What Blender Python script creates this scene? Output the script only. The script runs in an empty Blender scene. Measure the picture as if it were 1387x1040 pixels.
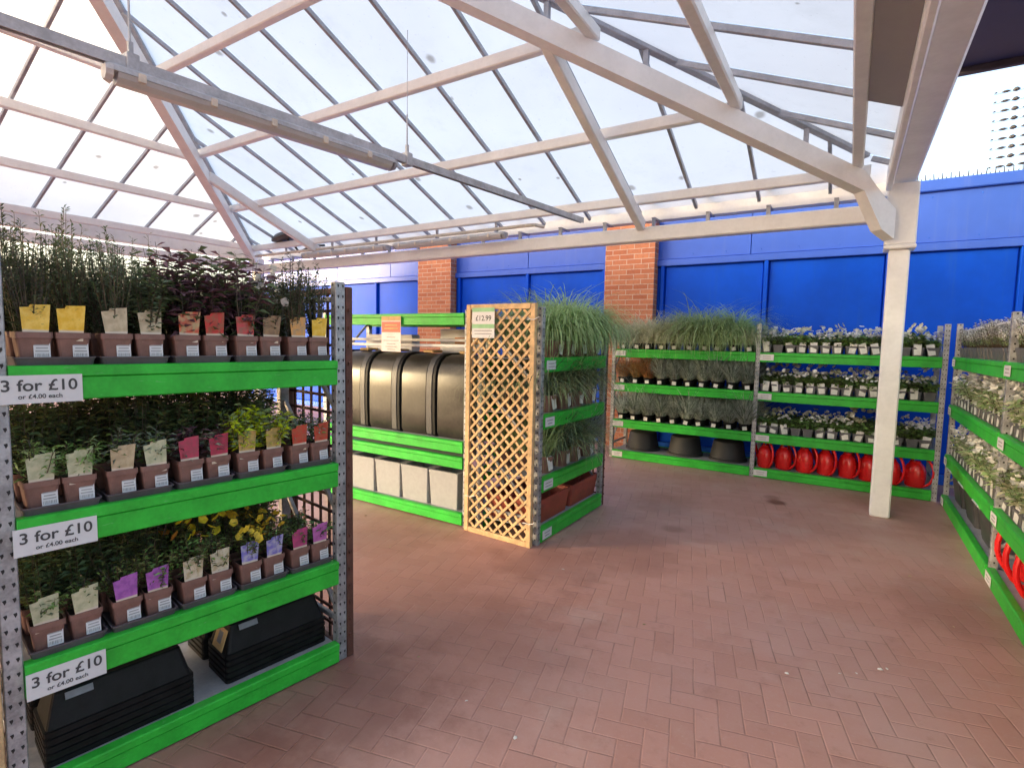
import bpy, math, random
from math import sin, cos, pi, radians
from mathutils import Vector, Matrix
S = bpy.context.scene
COL = S.collection
R0 = random.Random(7)

# ------------------------------------------------------------------ materials
def new_mat(name):
    m = bpy.data.materials.new(name); m.use_nodes = True
    nt = m.node_tree; nt.nodes.clear()
    return m, nt
class N:
    """tiny expression helper for shader graphs"""
    def __init__(s, nt): s.nt = nt
    def node(s, t, **kw):
        n = s.nt.nodes.new(t)
        for k, v in kw.items():
            if hasattr(n, k): setattr(n, k, v)
            else: s.put(n.inputs[k], v)
        return n
    def put(s, inp, v):
        if hasattr(v, 'is_output') or isinstance(v, bpy.types.NodeSocket): s.nt.links.new(v, inp)
        else: inp.default_value = v
    def m(s, op, a, b=None, c=None):
        n = s.nt.nodes.new('ShaderNodeMath'); n.operation = op
        for i, v in enumerate((a, b, c)):
            if v is not None: s.put(n.inputs[i], v)
        return n.outputs[0]
    def mix(s, f, a, b, blend='MIX'):
        n = s.nt.nodes.new('ShaderNodeMix'); n.data_type = 'RGBA'; n.blend_type = blend
        s.put(n.inputs[0], f); s.put(n.inputs[6], a); s.put(n.inputs[7], b)
        return n.outputs[2]
    def noise(s, vec, scale, detail=3, rough=.55, out=0):
        n = s.nt.nodes.new('ShaderNodeTexNoise'); n.inputs['Scale'].default_value = scale
        n.inputs['Detail'].default_value = detail; n.inputs['Roughness'].default_value = rough
        if vec is not None: s.nt.links.new(vec, n.inputs['Vector'])
        return n.outputs[out]
    def ramp(s, v, a, b):
        n = s.nt.nodes.new('ShaderNodeMapRange'); n.interpolation_type = 'SMOOTHSTEP'
        s.put(n.inputs[0], v); n.inputs[1].default_value = a; n.inputs[2].default_value = b
        return n.outputs[0]
    def objco(s): return s.nt.nodes.new('ShaderNodeTexCoord').outputs['Object']
    def bump(s, h, st, d=.01):
        n = s.nt.nodes.new('ShaderNodeBump'); n.inputs['Strength'].default_value = st; n.inputs['Distance'].default_value = d
        s.nt.links.new(h, n.inputs['Height']); return n.outputs[0]
    def out(s, sh):
        o = s.nt.nodes.new('ShaderNodeOutputMaterial'); s.nt.links.new(sh, o.inputs['Surface'])
def rgba(c): return (c[0], c[1], c[2], 1)

def paint(name, col, rough=.45, metal=0, var=.12, scale=9, bump=.0, spec=.5, coat=0, rvar=.15, scuff=None, streak=None):
    m, nt = new_mat(name); g = N(nt)
    co = g.objco(); geo = nt.nodes.new('ShaderNodeNewGeometry')
    n1 = g.noise(geo.outputs['Position'], scale, 4); n2 = g.noise(geo.outputs['Position'], scale * 7, 3)
    f = g.m('ADD', g.m('MULTIPLY', n1, .7), g.m('MULTIPLY', n2, .3))
    lo = rgba([c * (1 - var * 1.6) for c in col]); hi = rgba([min(1, c * (1 + var * 1.2)) for c in col])
    c = g.mix(g.ramp(f, .3, .7), lo, hi)
    if scuff:
        mp = g.node('ShaderNodeMapping'); nt.links.new(geo.outputs['Position'], mp.inputs[0]); mp.inputs['Scale'].default_value = (16, 16, 90)
        sc_ = g.noise(mp.outputs[0], 1.0, 5, .7); c = g.mix(g.m('MULTIPLY', g.ramp(sc_, .62, .74), .55), c, rgba(scuff))
        dk = g.noise(geo.outputs['Position'], 5, 5, .7); c = g.mix(g.m('MULTIPLY', g.ramp(dk, .56, .74), .35), c, rgba([v * .4 for v in col]))
    if streak:
        mp = g.node('ShaderNodeMapping'); nt.links.new(geo.outputs['Position'], mp.inputs[0]); mp.inputs['Scale'].default_value = (9, 9, .5)
        st_ = g.noise(mp.outputs[0], 1.0, 5, .65); c = g.mix(g.m('MULTIPLY', g.ramp(st_, .52, .76), .28), c, rgba(streak))
    b = g.node('ShaderNodeBsdfPrincipled')
    g.put(b.inputs['Base Color'], c); b.inputs['Metallic'].default_value = metal
    g.put(b.inputs['Roughness'], g.m('ADD', g.m('MULTIPLY', n1, rvar), rough - rvar / 2))
    b.inputs['Specular IOR Level'].default_value = spec
    if coat: b.inputs['Coat Weight'].default_value = coat; b.inputs['Coat Roughness'].default_value = .12
    if bump: g.put(b.inputs['Normal'], g.bump(n2, bump, .004))
    g.out(b.outputs[0]); return m

def leafmat(name, col, col2=None, rough=.5, trans=.3):
    m, nt = new_mat(name); g = N(nt)
    geo = nt.nodes.new('ShaderNodeNewGeometry'); oi = nt.nodes.new('ShaderNodeObjectInfo')
    n1 = g.noise(geo.outputs['Position'], 22, 3)
    c = g.mix(g.ramp(n1, .32, .68), rgba([v * .62 for v in col]), rgba(col2 or [v * 1.35 for v in col]))
    hs = g.node('ShaderNodeHueSaturation'); g.put(hs.inputs['Color'], c)
    g.put(hs.inputs['Value'], g.m('ADD', g.m('MULTIPLY', oi.outputs['Random'], .5), .75))
    g.put(hs.inputs['Hue'], g.m('ADD', g.m('MULTIPLY', oi.outputs['Random'], .03), .485))
    b = g.node('ShaderNodeBsdfPrincipled'); g.put(b.inputs['Base Color'], hs.outputs[0]); b.inputs['Roughness'].default_value = rough
    t = g.node('ShaderNodeBsdfTranslucent'); g.put(t.inputs['Color'], hs.outputs[0])
    mx = g.node('ShaderNodeMixShader'); mx.inputs[0].default_value = trans
    nt.links.new(b.outputs[0], mx.inputs[1]); nt.links.new(t.outputs[0], mx.inputs[2])
    g.out(mx.outputs[0]); return m

def mat_paving():
    m, nt = new_mat('brick_paving'); g = N(nt)
    co = g.objco()
    mp = g.node('ShaderNodeMapping'); nt.links.new(co, mp.inputs[0])
    mp.inputs['Rotation'].default_value = (0, 0, radians(-14)); mp.inputs['Scale'].default_value = (10, 10, 1)
    wob = g.noise(co, 2.2, 2, out=1)
    va = nt.nodes.new('ShaderNodeVectorMath'); va.operation = 'MULTIPLY_ADD'
    nt.links.new(wob, va.inputs[0]); va.inputs[1].default_value = (.14, .14, 0); nt.links.new(mp.outputs[0], va.inputs[2])
    sx = nt.nodes.new('ShaderNodeSeparateXYZ'); nt.links.new(va.outputs[0], sx.inputs[0])
    x, y = sx.outputs[0], sx.outputs[1]
    i, j = g.m('FLOOR', x), g.m('FLOOR', y)
    fx, fy = g.m('SUBTRACT', x, i), g.m('SUBTRACT', y, j)
    d = g.m('FLOORED_MODULO', g.m('SUBTRACT', i, j), 4)
    eq = lambda k: g.m('COMPARE', d, float(k), .1)
    e0, e1, e2, e3 = eq(0), eq(1), eq(2), eq(3)
    dl = g.m('MULTIPLY_ADD', e1, 9, fx); dr = g.m('MULTIPLY_ADD', e0, 9, g.m('SUBTRACT', 1, fx))
    db = g.m('MULTIPLY_ADD', e2, 9, fy); dt = g.m('MULTIPLY_ADD', e3, 9, g.m('SUBTRACT', 1, fy))
    dist = g.m('MINIMUM', g.m('MINIMUM', dl, dr), g.m('MINIMUM', db, dt))
    joint = g.ramp(dist, .01, .055)                 # 0 in the joint, 1 on the brick
    cx = nt.nodes.new('ShaderNodeCombineXYZ'); g.put(cx.inputs[0], g.m('SUBTRACT', i, e1)); g.put(cx.inputs[1], g.m('SUBTRACT', j, e2))
    wn = nt.nodes.new('ShaderNodeTexWhiteNoise'); wn.noise_dimensions = '2D'; nt.links.new(cx.outputs[0], wn.inputs['Vector'])
    r = wn.outputs['Value']
    big = g.noise(co, .55, 5, .6); mid = g.noise(co, 3.3, 5, .65); fine = g.noise(co, 60, 3, .7)
    base = g.mix(r, (.425, .216, .172, 1), (.475, .25, .204, 1))
    base = g.mix(g.m('MULTIPLY', g.ramp(big, .42, .68), .55), base, (.48, .325, .30, 1))
    base = g.mix(g.m('MULTIPLY', g.ramp(mid, .56, .78), .5), base, (.24, .105, .082, 1))
    base = g.mix(g.m('MULTIPLY', g.ramp(fine, .5, .8), .35), base, (.48, .35, .32, 1))
    spk = g.noise(co, 9, 6, .75); base = g.mix(g.m('MULTIPLY', g.ramp(spk, .55, .72), .35), base, (.25, .11, .085, 1))
    sand = g.noise(co, 1.3, 6, .7); base = g.mix(g.m('MULTIPLY', g.ramp(sand, .52, .70), .4), base, (.50, .36, .31, 1))
    jn = g.ramp(g.noise(co, 2.3, 5, .7), .42, .66)      # joints partly filled with dust
    jf = g.m('MULTIPLY', g.m('SUBTRACT', 1, joint), g.m('MULTIPLY_ADD', jn, .42, .03))
    base = g.mix(jf, base, (.14, .07, .06, 1))
    # damp blotches: (x, y, radius, strength)
    for sxp, syp, rad, st in [(-.55, 6.02, .13, .85), (-.62, 6.2, .1, .4), (-1.35, 3.9, .55, .3), (-1.85, 1.55, .65, .6), (-1.9, 1.0, .5, .5), (-1.75, 3.35, .5, .35), (-1.5, 5.3, .45, .25), (.75, 4.2, .6, .3), (-1.2, 4.6, .12, .35), (.35, 6.75, .5, .25), (-2.7, 2.5, 1.5, .32), (-1.6, 2.2, .8, .28), (-3.3, 3.2, .8, .25)]:
        vd = nt.nodes.new('ShaderNodeVectorMath'); vd.operation = 'DISTANCE'; nt.links.new(co, vd.inputs[0]); vd.inputs[1].default_value = (sxp, syp, 0)
        dd = g.m('ADD', g.m('DIVIDE', vd.outputs['Value'], rad), g.m('MULTIPLY_ADD', mid, 1.2, -.6))
        base = g.mix(g.m('MULTIPLY', g.m('SUBTRACT', 1, g.ramp(dd, .35, 1.05)), st), base, (.13, .038, .026, 1))
    b = g.node('ShaderNodeBsdfPrincipled'); g.put(b.inputs['Base Color'], base)
    g.put(b.inputs['Roughness'], g.m('MULTIPLY_ADD', big, -.35, .72)); b.inputs['Specular IOR Level'].default_value = .4
    h = g.m('ADD', g.m('MULTIPLY', joint, .6), g.m('ADD', g.m('MULTIPLY', fine, .12), g.m('MULTIPLY', r, .18)))
    g.put(b.inputs['Normal'], g.bump(h, .5, .006))
    g.out(b.outputs[0]); return m

def mat_brick():
    m, nt = new_mat('orange_brick'); g = N(nt)
    co = g.objco()
    sx = nt.nodes.new('ShaderNodeSeparateXYZ'); nt.links.new(co, sx.inputs[0])
    cb = nt.nodes.new('ShaderNodeCombineXYZ'); g.put(cb.inputs[0], g.m('ADD', sx.outputs[0], sx.outputs[1])); g.put(cb.inputs[1], sx.outputs[2])
    bt = nt.nodes.new('ShaderNodeTexBrick'); nt.links.new(cb.outputs[0], bt.inputs['Vector'])
    bt.inputs['Color1'].default_value = (.42, .135, .07, 1); bt.inputs['Color2'].default_value = (.55, .22, .12, 1); bt.inputs['Mortar'].default_value = (.52, .40, .33, 1)
    bt.inputs['Scale'].default_value = 1; bt.inputs['Brick Width'].default_value = .225; bt.inputs['Row Height'].default_value = .075
    bt.inputs['Mortar Size'].default_value = .006; bt.inputs['Mortar Smooth'].default_value = .3; bt.inputs['Bias'].default_value = -.1
    n1 = g.noise(co, 30, 4)
    c = g.mix(g.m('MULTIPLY', g.ramp(n1, .45, .75), .4), bt.outputs[0], (.25, .1, .07, 1))
    b = g.node('ShaderNodeBsdfPrincipled'); g.put(b.inputs['Base Color'], c); b.inputs['Roughness'].default_value = .85
    g.put(b.inputs['Normal'], g.bump(g.m('ADD', bt.outputs['Fac'], g.m('MULTIPLY', n1, -.3)), -.5, .006))
    g.out(b.outputs[0]); return m

def mat_pane(name='polycarbonate'):
    m, nt = new_mat(name); g = N(nt)
    geo = nt.nodes.new('ShaderNodeNewGeometry'); P = geo.outputs['Position']
    big = g.noise(P, .8, 4); sm = g.noise(P, 5, 4)
    c = g.mix(g.ramp(big, .3, .7), (.86, .825, .82, 1), (.93, .90, .89, 1))
    vo = nt.nodes.new('ShaderNodeTexVoronoi'); vo.voronoi_dimensions = '2D'; vo.inputs['Scale'].default_value = 1.5; nt.links.new(P, vo.inputs['Vector'])
    rs = nt.nodes.new('ShaderNodeSeparateColor'); nt.links.new(vo.outputs['Color'], rs.inputs[0])
    dd = g.m('ADD', vo.outputs['Distance'], g.m('MULTIPLY', g.m('SUBTRACT', sm, .5), .12))
    dd = g.m('DIVIDE', dd, g.m('MULTIPLY_ADD', rs.outputs[1], 1.2, .25))
    spot = g.m('MULTIPLY', g.m('SUBTRACT', 1, g.ramp(dd, .02, .075)), g.m('GREATER_THAN', rs.outputs[0], .45))
    c = g.mix(g.m('MULTIPLY', spot, .8), c, (.35, .30, .26, 1))
    gr = g.noise(P, 2.2, 6, .7); c = g.mix(g.m('MULTIPLY', g.ramp(gr, .5, .8), .22), c, (.55, .53, .50, 1))
    fl = g.ramp(g.noise(P, 26, 2), .66, .74); c = g.mix(g.m('MULTIPLY', fl, .18), c, (.5, .46, .42, 1))
    t = g.node('ShaderNodeBsdfTranslucent'); g.put(t.inputs['Color'], c)
    tr = g.node('ShaderNodeBsdfTransparent'); g.put(tr.inputs['Color'], c)
    d = g.node('ShaderNodeBsdfPrincipled'); g.put(d.inputs['Base Color'], c); d.inputs['Roughness'].default_value = .3
    a = g.node('ShaderNodeMixShader'); a.inputs[0].default_value = .09; nt.links.new(t.outputs[0], a.inputs[1]); nt.links.new(tr.outputs[0], a.inputs[2])
    e = g.node('ShaderNodeMixShader'); e.inputs[0].default_value = .06; nt.links.new(a.outputs[0], e.inputs[1]); nt.links.new(d.outputs[0], e.inputs[2])
    g.out(e.outputs[0]); return m

def mat_tag(name, col, col2):
    """printed picture card: blurry plant photo above, pale band with text below"""
    m, nt = new_mat(name); g = N(nt)
    tc = nt.nodes.new('ShaderNodeTexCoord'); oi = nt.nodes.new('ShaderNodeObjectInfo')
    co = tc.outputs['Object']
    n1 = g.noise(co, 38, 4); n2 = g.noise(co, 120, 3)
    sx = nt.nodes.new('ShaderNodeSeparateXYZ'); nt.links.new(tc.outputs['Generated'], sx.inputs[0])
    c = g.mix(g.ramp(n1, .4, .62), rgba(col), rgba(col2))
    c = g.mix(g.m('MULTIPLY', g.ramp(n2, .58, .7), .22), c, (.12, .14, .05, 1))
    c = g.mix(g.m('SUBTRACT', 1, g.ramp(sx.outputs[2], .26, .32)), c, (.62, .52, .42, 1))
    b = g.node('ShaderNodeBsdfPrincipled'); g.put(b.inputs['Base Color'], c); b.inputs['Roughness'].default_value = .4
    g.out(b.outputs[0]); return m

M = {}
M['paving'] = mat_paving(); M['brick'] = mat_brick(); M['pane'] = mat_pane()
M['green'] = paint('green_beam_paint', (.032, .42, .040), .42, var=.14, bump=.05, spec=.3, scuff=(.25, .42, .26))
M['galv'] = paint('galvanised_steel', (.36, .37, .40), .5, metal=.55, var=.25, scale=14)
M['dark'] = paint('slot_shadow', (.02, .02, .022), .8)
M['white'] = paint('white_paint', (.80, .80, .80), .4, var=.05, scale=4, bump=.03)
M['bar'] = paint('glazing_bar_grey', (.36, .37, .42), .45, metal=.3)
M['zinc'] = paint('zinc_channel', (.46, .48, .52), .45, metal=.2, var=.15)
M['bluelow'] = paint('blue_panel_paint', (.002, .08, .66), .5, var=.08, scale=1.2, bump=.015, spec=.12, streak=(.03, .12, .50))
M['bluehigh'] = paint('blue_cladding_sky_sheen', (.038, .115, .58), .4, var=.05, scale=1.0, spec=.35, streak=(.13, .19, .50))  # paler than the panels: sky reflection put into the base colour
M['bluerail'] = paint('blue_rail_paint', (.02, .13, .66), .33, var=.08, spec=.3)
M['pot'] = paint('brown_pot_plastic', (.195, .098, .080), .5, var=.12, scale=30)
M['traym'] = paint('tray_plastic', (.085, .07, .085), .45, var=.15)
M['black'] = paint('black_plastic', (.007, .007, .008), .5, spec=.2, var=.3, scale=16)
M['blackgloss'] = paint('black_moulded_plastic', (.030, .026, .022), .33, var=.35, scale=5, bump=.04)
M['charcoal'] = paint('charcoal_plastic', (.045, .045, .052), .45, var=.2)
M['tubblack'] = paint('matt_black_tub', (.020, .020, .022), .65, var=.2)
M['greyblock'] = paint('pale_grey_stone_effect', (.33, .33, .345), .85, var=.05, scale=30, bump=.15)
M['wood'] = paint('trellis_softwood', (.56, .37, .19), .7, var=.2, scale=16, bump=.15)
M['brownwood'] = paint('brown_stained_wood', (.10, .038, .026), .7, var=.2, scale=16)
M['red'] = paint('red_can_plastic', (.62, .012, .014), .26, var=.08, scale=6)
M['terra'] = paint('terracotta_trough_plastic', (.30, .055, .035), .5, var=.15, scale=8)
M['card'] = paint('white_card', (.60, .60, .62), .55, var=.03)
M['ink'] = paint('grey_ink', (.05, .05, .055), .6)
M['inkpale'] = paint('pale_print', (.30, .30, .31), .6)
M['kraft'] = paint('kraft_label', (.55, .36, .16), .7)
M['greycard'] = paint('grey_label', (.20, .20, .22), .5)
M['signgreen'] = paint('sign_green', (.22, .46, .24), .5)
M['signred'] = paint('sign_red', (.55, .10, .06), .5)
M['signpink'] = paint('sign_pale_pink', (.72, .60, .60), .5)
M['orange'] = paint('carton_orange', (.62, .26, .10), .6)
M['deck'] = paint('shelf_deck', (.30, .30, .32), .6)
M['soil'] = paint('potting_soil', (.03, .02, .015), .95, var=.4, scale=60)
M['lampglass'] = paint('lamp_diffuser', (.48, .49, .52), .35, var=.04)
M['beige'] = paint('beige_clip', (.66, .60, .52), .5)
M['soffit'] = paint('dark_soffit', (.035, .03, .045), .6)
M['panel'] = paint('grey_roof_sheet', (.30, .28, .26), .5, var=.04, scale=2)
M['silver'] = paint('grey_pot_plastic', (.10, .10, .115), .5)
M['greywhite'] = paint('white_plastic_card', (.66, .66, .64), .5)
M['blueplastic'] = paint('blue_card', (.05, .22, .5), .5)
# foliage
L = {
 'darkgreen': leafmat('leaf_dark_green', (.095, .14, .06)), 'midgreen': leafmat('leaf_mid_green', (.17, .29, .075)),
 'greygreen': leafmat('leaf_grey_green', (.22, .28, .21)), 'olive': leafmat('leaf_olive', (.15, .16, .05)),
 'purple': leafmat('leaf_purple', (.12, .055, .075), (.22, .11, .14)), 'lime': leafmat('leaf_lime', (.58, .68, .03), trans=.45),
 'yellow': leafmat('petal_yellow', (.85, .62, .05)), 'orange': leafmat('petal_orange', (.7, .25, .04)), 'white': leafmat('petal_white', (.84, .84, .80), (.88, .88, .85)),
 'stem': leafmat('stem_brown', (.07, .05, .03), trans=.0), 'grass': leafmat('grass_green', (.33, .52, .18), (.55, .70, .38), trans=.5),
 'cream': leafmat('grass_cream', (.66, .66, .42), (.80, .79, .60), trans=.45), 'blue': leafmat('grass_blue_grey', (.62, .69, .64), (.78, .82, .76), trans=.5),
 'bronze': leafmat('grass_bronze', (.32, .28, .14), (.46, .40, .22), trans=.4), 'orangegrass': leafmat('grass_orange', (.48, .19, .05), (.65, .34, .12)),
 'palegreen': leafmat('leaf_pale_green', (.36, .48, .23), trans=.45), 'red': leafmat('petal_red', (.5, .02, .02)),
 'moss': leafmat('leaf_bottle_green', (.115, .16, .10)),
}
TAG = {
 'yellow': mat_tag('tag_yellow', (.70, .42, .02), (.78, .52, .08)), 'beige': mat_tag('tag_beige', (.40, .31, .19), (.50, .40, .26)),
 'red': mat_tag('tag_red', (.50, .03, .03), (.30, .09, .05)), 'floral': mat_tag('tag_floral', (.55, .08, .04), (.45, .32, .16)),
 'brown': mat_tag('tag_brown', (.20, .12, .07), (.28, .18, .10)), 'amber': mat_tag('tag_amber', (.62, .28, .05), (.42, .24, .10)),
 'cream': mat_tag('tag_cream', (.50, .48, .32), (.38, .38, .24)), 'crimson': mat_tag('tag_crimson', (.42, .03, .08), (.30, .04, .07)),
 'gold': mat_tag('tag_gold', (.48, .32, .10), (.34, .24, .08)), 'scarlet': mat_tag('tag_scarlet', (.48, .05, .03), (.38, .09, .05)),
 'purple': mat_tag('tag_purple', (.36, .11, .42), (.26, .07, .32)), 'tan': mat_tag('tag_tan', (.58, .50, .38), (.42, .33, .20)),
 'violet': mat_tag('tag_violet', (.16, .14, .46), (.38, .36, .50)), 'magenta': mat_tag('tag_magenta', (.44, .05, .17), (.30, .05, .14)),
 'pink': mat_tag('tag_pink', (.46, .12, .38), (.36, .09, .30)),
}

# ------------------------------------------------------------------ mesh builder
class MB:
    def __init__(s): s.v = []; s.f = []; s.m = []
    def add(s, vs, fs, mi=0, T=None):
        o = len(s.v)
        s.v += [tuple(T @ Vector(p)) if T is not None else tuple(p) for p in vs]
        s.f += [tuple(i + o for i in f) for f in fs]; s.m += [mi] * len(fs)
    def box(s, x0, x1, y0, y1, z0, z1, mi=0, T=None):
        v = [(x, y, z) for z in (z0, z1) for y in (y0, y1) for x in (x0, x1)]
        s.add(v, [(0, 2, 3, 1), (4, 5, 7, 6), (0, 1, 5, 4), (2, 6, 7, 3), (0, 4, 6, 2), (1, 3, 7, 5)], mi, T)
    def cbox(s, x0, x1, y0, y1, z0, z1, b=.005, mi=0, T=None):
        """box with chamfered vertical and horizontal edges"""
        b = min(b, (x1 - x0) / 3, (y1 - y0) / 3, (z1 - z0) / 3)
        def ring(i, z):
            return [(x0 + i + b, y0 + i, z), (x1 - i - b, y0 + i, z), (x1 - i, y0 + i + b, z), (x1 - i, y1 - i - b, z), (x1 - i - b, y1 - i, z), (x0 + i + b, y1 - i, z), (x0 + i, y1 - i - b, z), (x0 + i, y0 + i + b, z)]
        s.loft([ring(b, z0), ring(0, z0 + b), ring(0, z1 - b), ring(b, z1)], mi, T)
    def loft(s, rings, mi=0, T=None, cap=True, closed=True):
        n = len(rings[0]); v = [p for r in rings for p in r]; f = []
        for k in range(len(rings) - 1):
            for i in range(n if closed else n - 1):
                j = (i + 1) % n
                f.append((k * n + i, k * n + j, (k + 1) * n + j, (k + 1) * n + i))
        if cap:
            f.append(tuple(range(n - 1, -1, -1))); f.append(tuple(range((len(rings) - 1) * n, len(rings) * n)))
        s.add(v, f, mi, T)
    def prism(s, poly, axis, a, b, mi=0, T=None):
        """poly of (p, q) pairs extruded along axis x (p=y,q=z), y (p=x,q=z) or z"""
        def P(p, q, t): return {'x': (t, p, q), 'y': (p, t, q), 'z': (p, q, t)}[axis]
        s.loft([[P(p, q, a) for p, q in poly], [P(p, q, b) for p, q in poly]], mi, T)
    def beam(s, a, b, w, h, mi=0, up=(0, 0, 1)):
        a, b = Vector(a), Vector(b); d = (b - a).normalized(); up = Vector(up)
        sd = d.cross(up).normalized(); u = sd.cross(d)
        c = min(w, h) * .12
        def ring(p): return [p + sd * x + u * y for x, y in [(-w / 2 + c, -h / 2), (w / 2 - c, -h / 2), (w / 2, -h / 2 + c), (w / 2, h / 2 - c), (w / 2 - c, h / 2), (-w / 2 + c, h / 2), (-w / 2, h / 2 - c), (-w / 2, -h / 2 + c)]]
        s.loft([ring(a), ring(b)], mi)
    def tube(s, pts, r, n=8, mi=0, T=None, cap=True):
        pts = [Vector(p) for p in pts]; rings = []; rr = r if isinstance(r, (list, tuple)) else [r] * len(pts)
        pu = None
        for i, p in enumerate(pts):
            d = (pts[min(i + 1, len(pts) - 1)] - pts[max(i - 1, 0)]).normalized()
            if pu is None: pu = d.orthogonal().normalized()
            u = (pu - d * pu.dot(d)).normalized(); pu = u; w = d.cross(u)
            rings.append([p + (u * cos(2 * pi * k / n) + w * sin(2 * pi * k / n)) * rr[i] for k in range(n)])
        s.loft(rings, mi, T, cap)
    def lathe(s, prof, n=24, sx=1, sy=1, mi=0, T=None, cap=True):
        s.loft([[(r * sx * cos(2 * pi * k / n), r * sy * sin(2 * pi * k / n), z) for k in range(n)] for r, z in prof], mi, T, cap)
    def rect_loft(s, secs, mi=0, T=None, cap=True, rad=.012):
        """secs: (half x, half y, z) rounded rectangles"""
        rings = []
        for hx, hy, z in secs:
            r = min(rad, hx * .5, hy * .5); ring = []
            for cx, cy, a0 in [(hx - r, hy - r, 0), (-hx + r, hy - r, 90), (-hx + r, -hy + r, 180), (hx - r, -hy + r, 270)]:
                for a in (0, 45, 90): ring.append((cx + r * cos(radians(a0 + a)), cy + r * sin(radians(a0 + a)), z))
            rings.append(ring)
        s.loft(rings, mi, T, cap)
    def mesh(s, name, mats, smooth=False):
        me = bpy.data.meshes.new(name); me.from_pydata([tuple(p) for p in s.v], [], s.f); me.update()
        for m in (mats if isinstance(mats, (list, tuple)) else [mats]): me.materials.append(m)
        if any(s.m): me.polygons.foreach_set('material_index', s.m)
        if smooth:
            me.polygons.foreach_set('use_smooth', [True] * len(me.polygons))
            try: me.set_sharp_from_angle(angle=radians(38))
            except Exception: pass
        return me

def link(name, mesh, parent=None, loc=(0, 0, 0), rz=0, scale=None):
    o = bpy.data.objects.new(name, mesh); COL.objects.link(o)
    o.location = loc; o.rotation_euler = (0, 0, rz)
    if scale: o.scale = (scale,) * 3 if not isinstance(scale, tuple) else scale
    if parent: o.parent = parent
    return o
def thing(name, label, cat, loc=(0, 0, 0), rz=0, group=None, mesh=None, scale=None):
    o = link(name, mesh, None, loc, rz, scale); o['label'] = label; o['category'] = cat
    if mesh is None: o.empty_display_size = .1
    if group: o['group'] = group
    return o
def part(name, mb, mats, parent, smooth=False, **kw): return link(name, mb.mesh(name, mats, smooth), parent, **kw)
ORD = 'first second third fourth fifth sixth seventh eighth ninth tenth eleventh twelfth thirteenth fourteenth fifteenth sixteenth seventeenth eighteenth'.split()

def text_into(mb, s, size, origin, xdir=(1, 0, 0), zdir=(0, 0, 1), mi=1, align='CENTER'):
    cu = bpy.data.curves.new('lettering', 'FONT'); cu.body = s; cu.size = size; cu.align_x = align; cu.align_y = 'CENTER'; cu.offset = size * .016
    o = bpy.data.objects.new('lettering', cu); COL.objects.link(o)
    bpy.context.view_layer.update()
    ev = o.evaluated_get(bpy.context.evaluated_depsgraph_get()); me = ev.to_mesh()
    X, Z, O = Vector(xdir), Vector(zdir), Vector(origin)
    mb.add([O + X * v.co.x + Z * v.co.y for v in me.vertices], [tuple(p.vertices) for p in me.polygons], mi)
    ev.to_mesh_clear(); bpy.data.objects.remove(o); bpy.data.curves.remove(cu)

# ------------------------------------------------------------------ foliage meshes
def add_leaf(mb, p, d, ln, w, mi, rng, droop=.3):
    d = d.normalized(); side = d.cross(Vector((0, 0, 1)))
    if side.length < .05: side = Vector((1, 0, 0))
    side = side.normalized(); side = (side + Vector((0, 0, 1)) * rng.uniform(-.6, .6)).normalized()
    p1 = p + d * ln * .45; p2 = p + d * ln - Vector((0, 0, droop * ln))
    mb.add([p, p1 + side * w * .5, p2, p1 - side * w * .5, ], [(0, 1, 2, 3)], mi)
def shrub(seed, h, spread, stems, per, ln, w, mis=(0, 1), up=.7, start=.15, stem_mi=2, flower=None, lean=.5, nfl=0):
    rng = random.Random(seed); mb = MB()
    for k in range(stems):
        a = rng.uniform(0, 2 * pi); r = spread * math.sqrt(rng.random())
        hh = h * rng.uniform(.62, 1.08) * (1 - .25 * r / max(spread, .001))
        b = Vector((cos(a) * r * .25, sin(a) * r * .25, 0)); t = Vector((cos(a) * r, sin(a) * r, hh))
        mid = b.lerp(t, .5) + Vector((rng.uniform(-1, 1), rng.uniform(-1, 1), 0)) * spread * .12
        mb.tube([b, mid, t], [.0022, .0017, .0008], 3, stem_mi, cap=False)
        for i in range(per):
            f = start + (1 - start) * (i + rng.random()) / per
            p = b.lerp(mid, f * 2) if f < .5 else mid.lerp(t, f * 2 - 1)
            aa = rng.uniform(0, 2 * pi)
            d = Vector((cos(aa), sin(aa), rng.uniform(up - .5, up + .5)))
            add_leaf(mb, p, d, ln * rng.uniform(.6, 1.2), w * rng.uniform(.7, 1.2), mis[0] if rng.random() < .6 else mis[1], rng)
        if flower is not None and k < nfl:
            blossom(mb, t + Vector((0, 0, .006)), rng.uniform(.013, .021), flower, rng)
    return mb
def blossom(mb, p, r, mi, rng):
    n = Vector((rng.uniform(-1, 1), rng.uniform(-1.6, .5), .75)).normalized()
    u = n.orthogonal().normalized(); w = n.cross(u); a0 = rng.random() * 6
    for k in range(5):
        a = a0 + k * 2 * pi / 5
        d = u * cos(a) + w * sin(a); e = u * -sin(a) + w * cos(a)
        mb.add([p, p + d * r * .7 + e * r * .62 + n * r * .2, p + d * r * 1.15 + n * r * .3, p + d * r * .7 - e * r * .62 + n * r * .2], [(0, 1, 2, 3)], mi)
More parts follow.
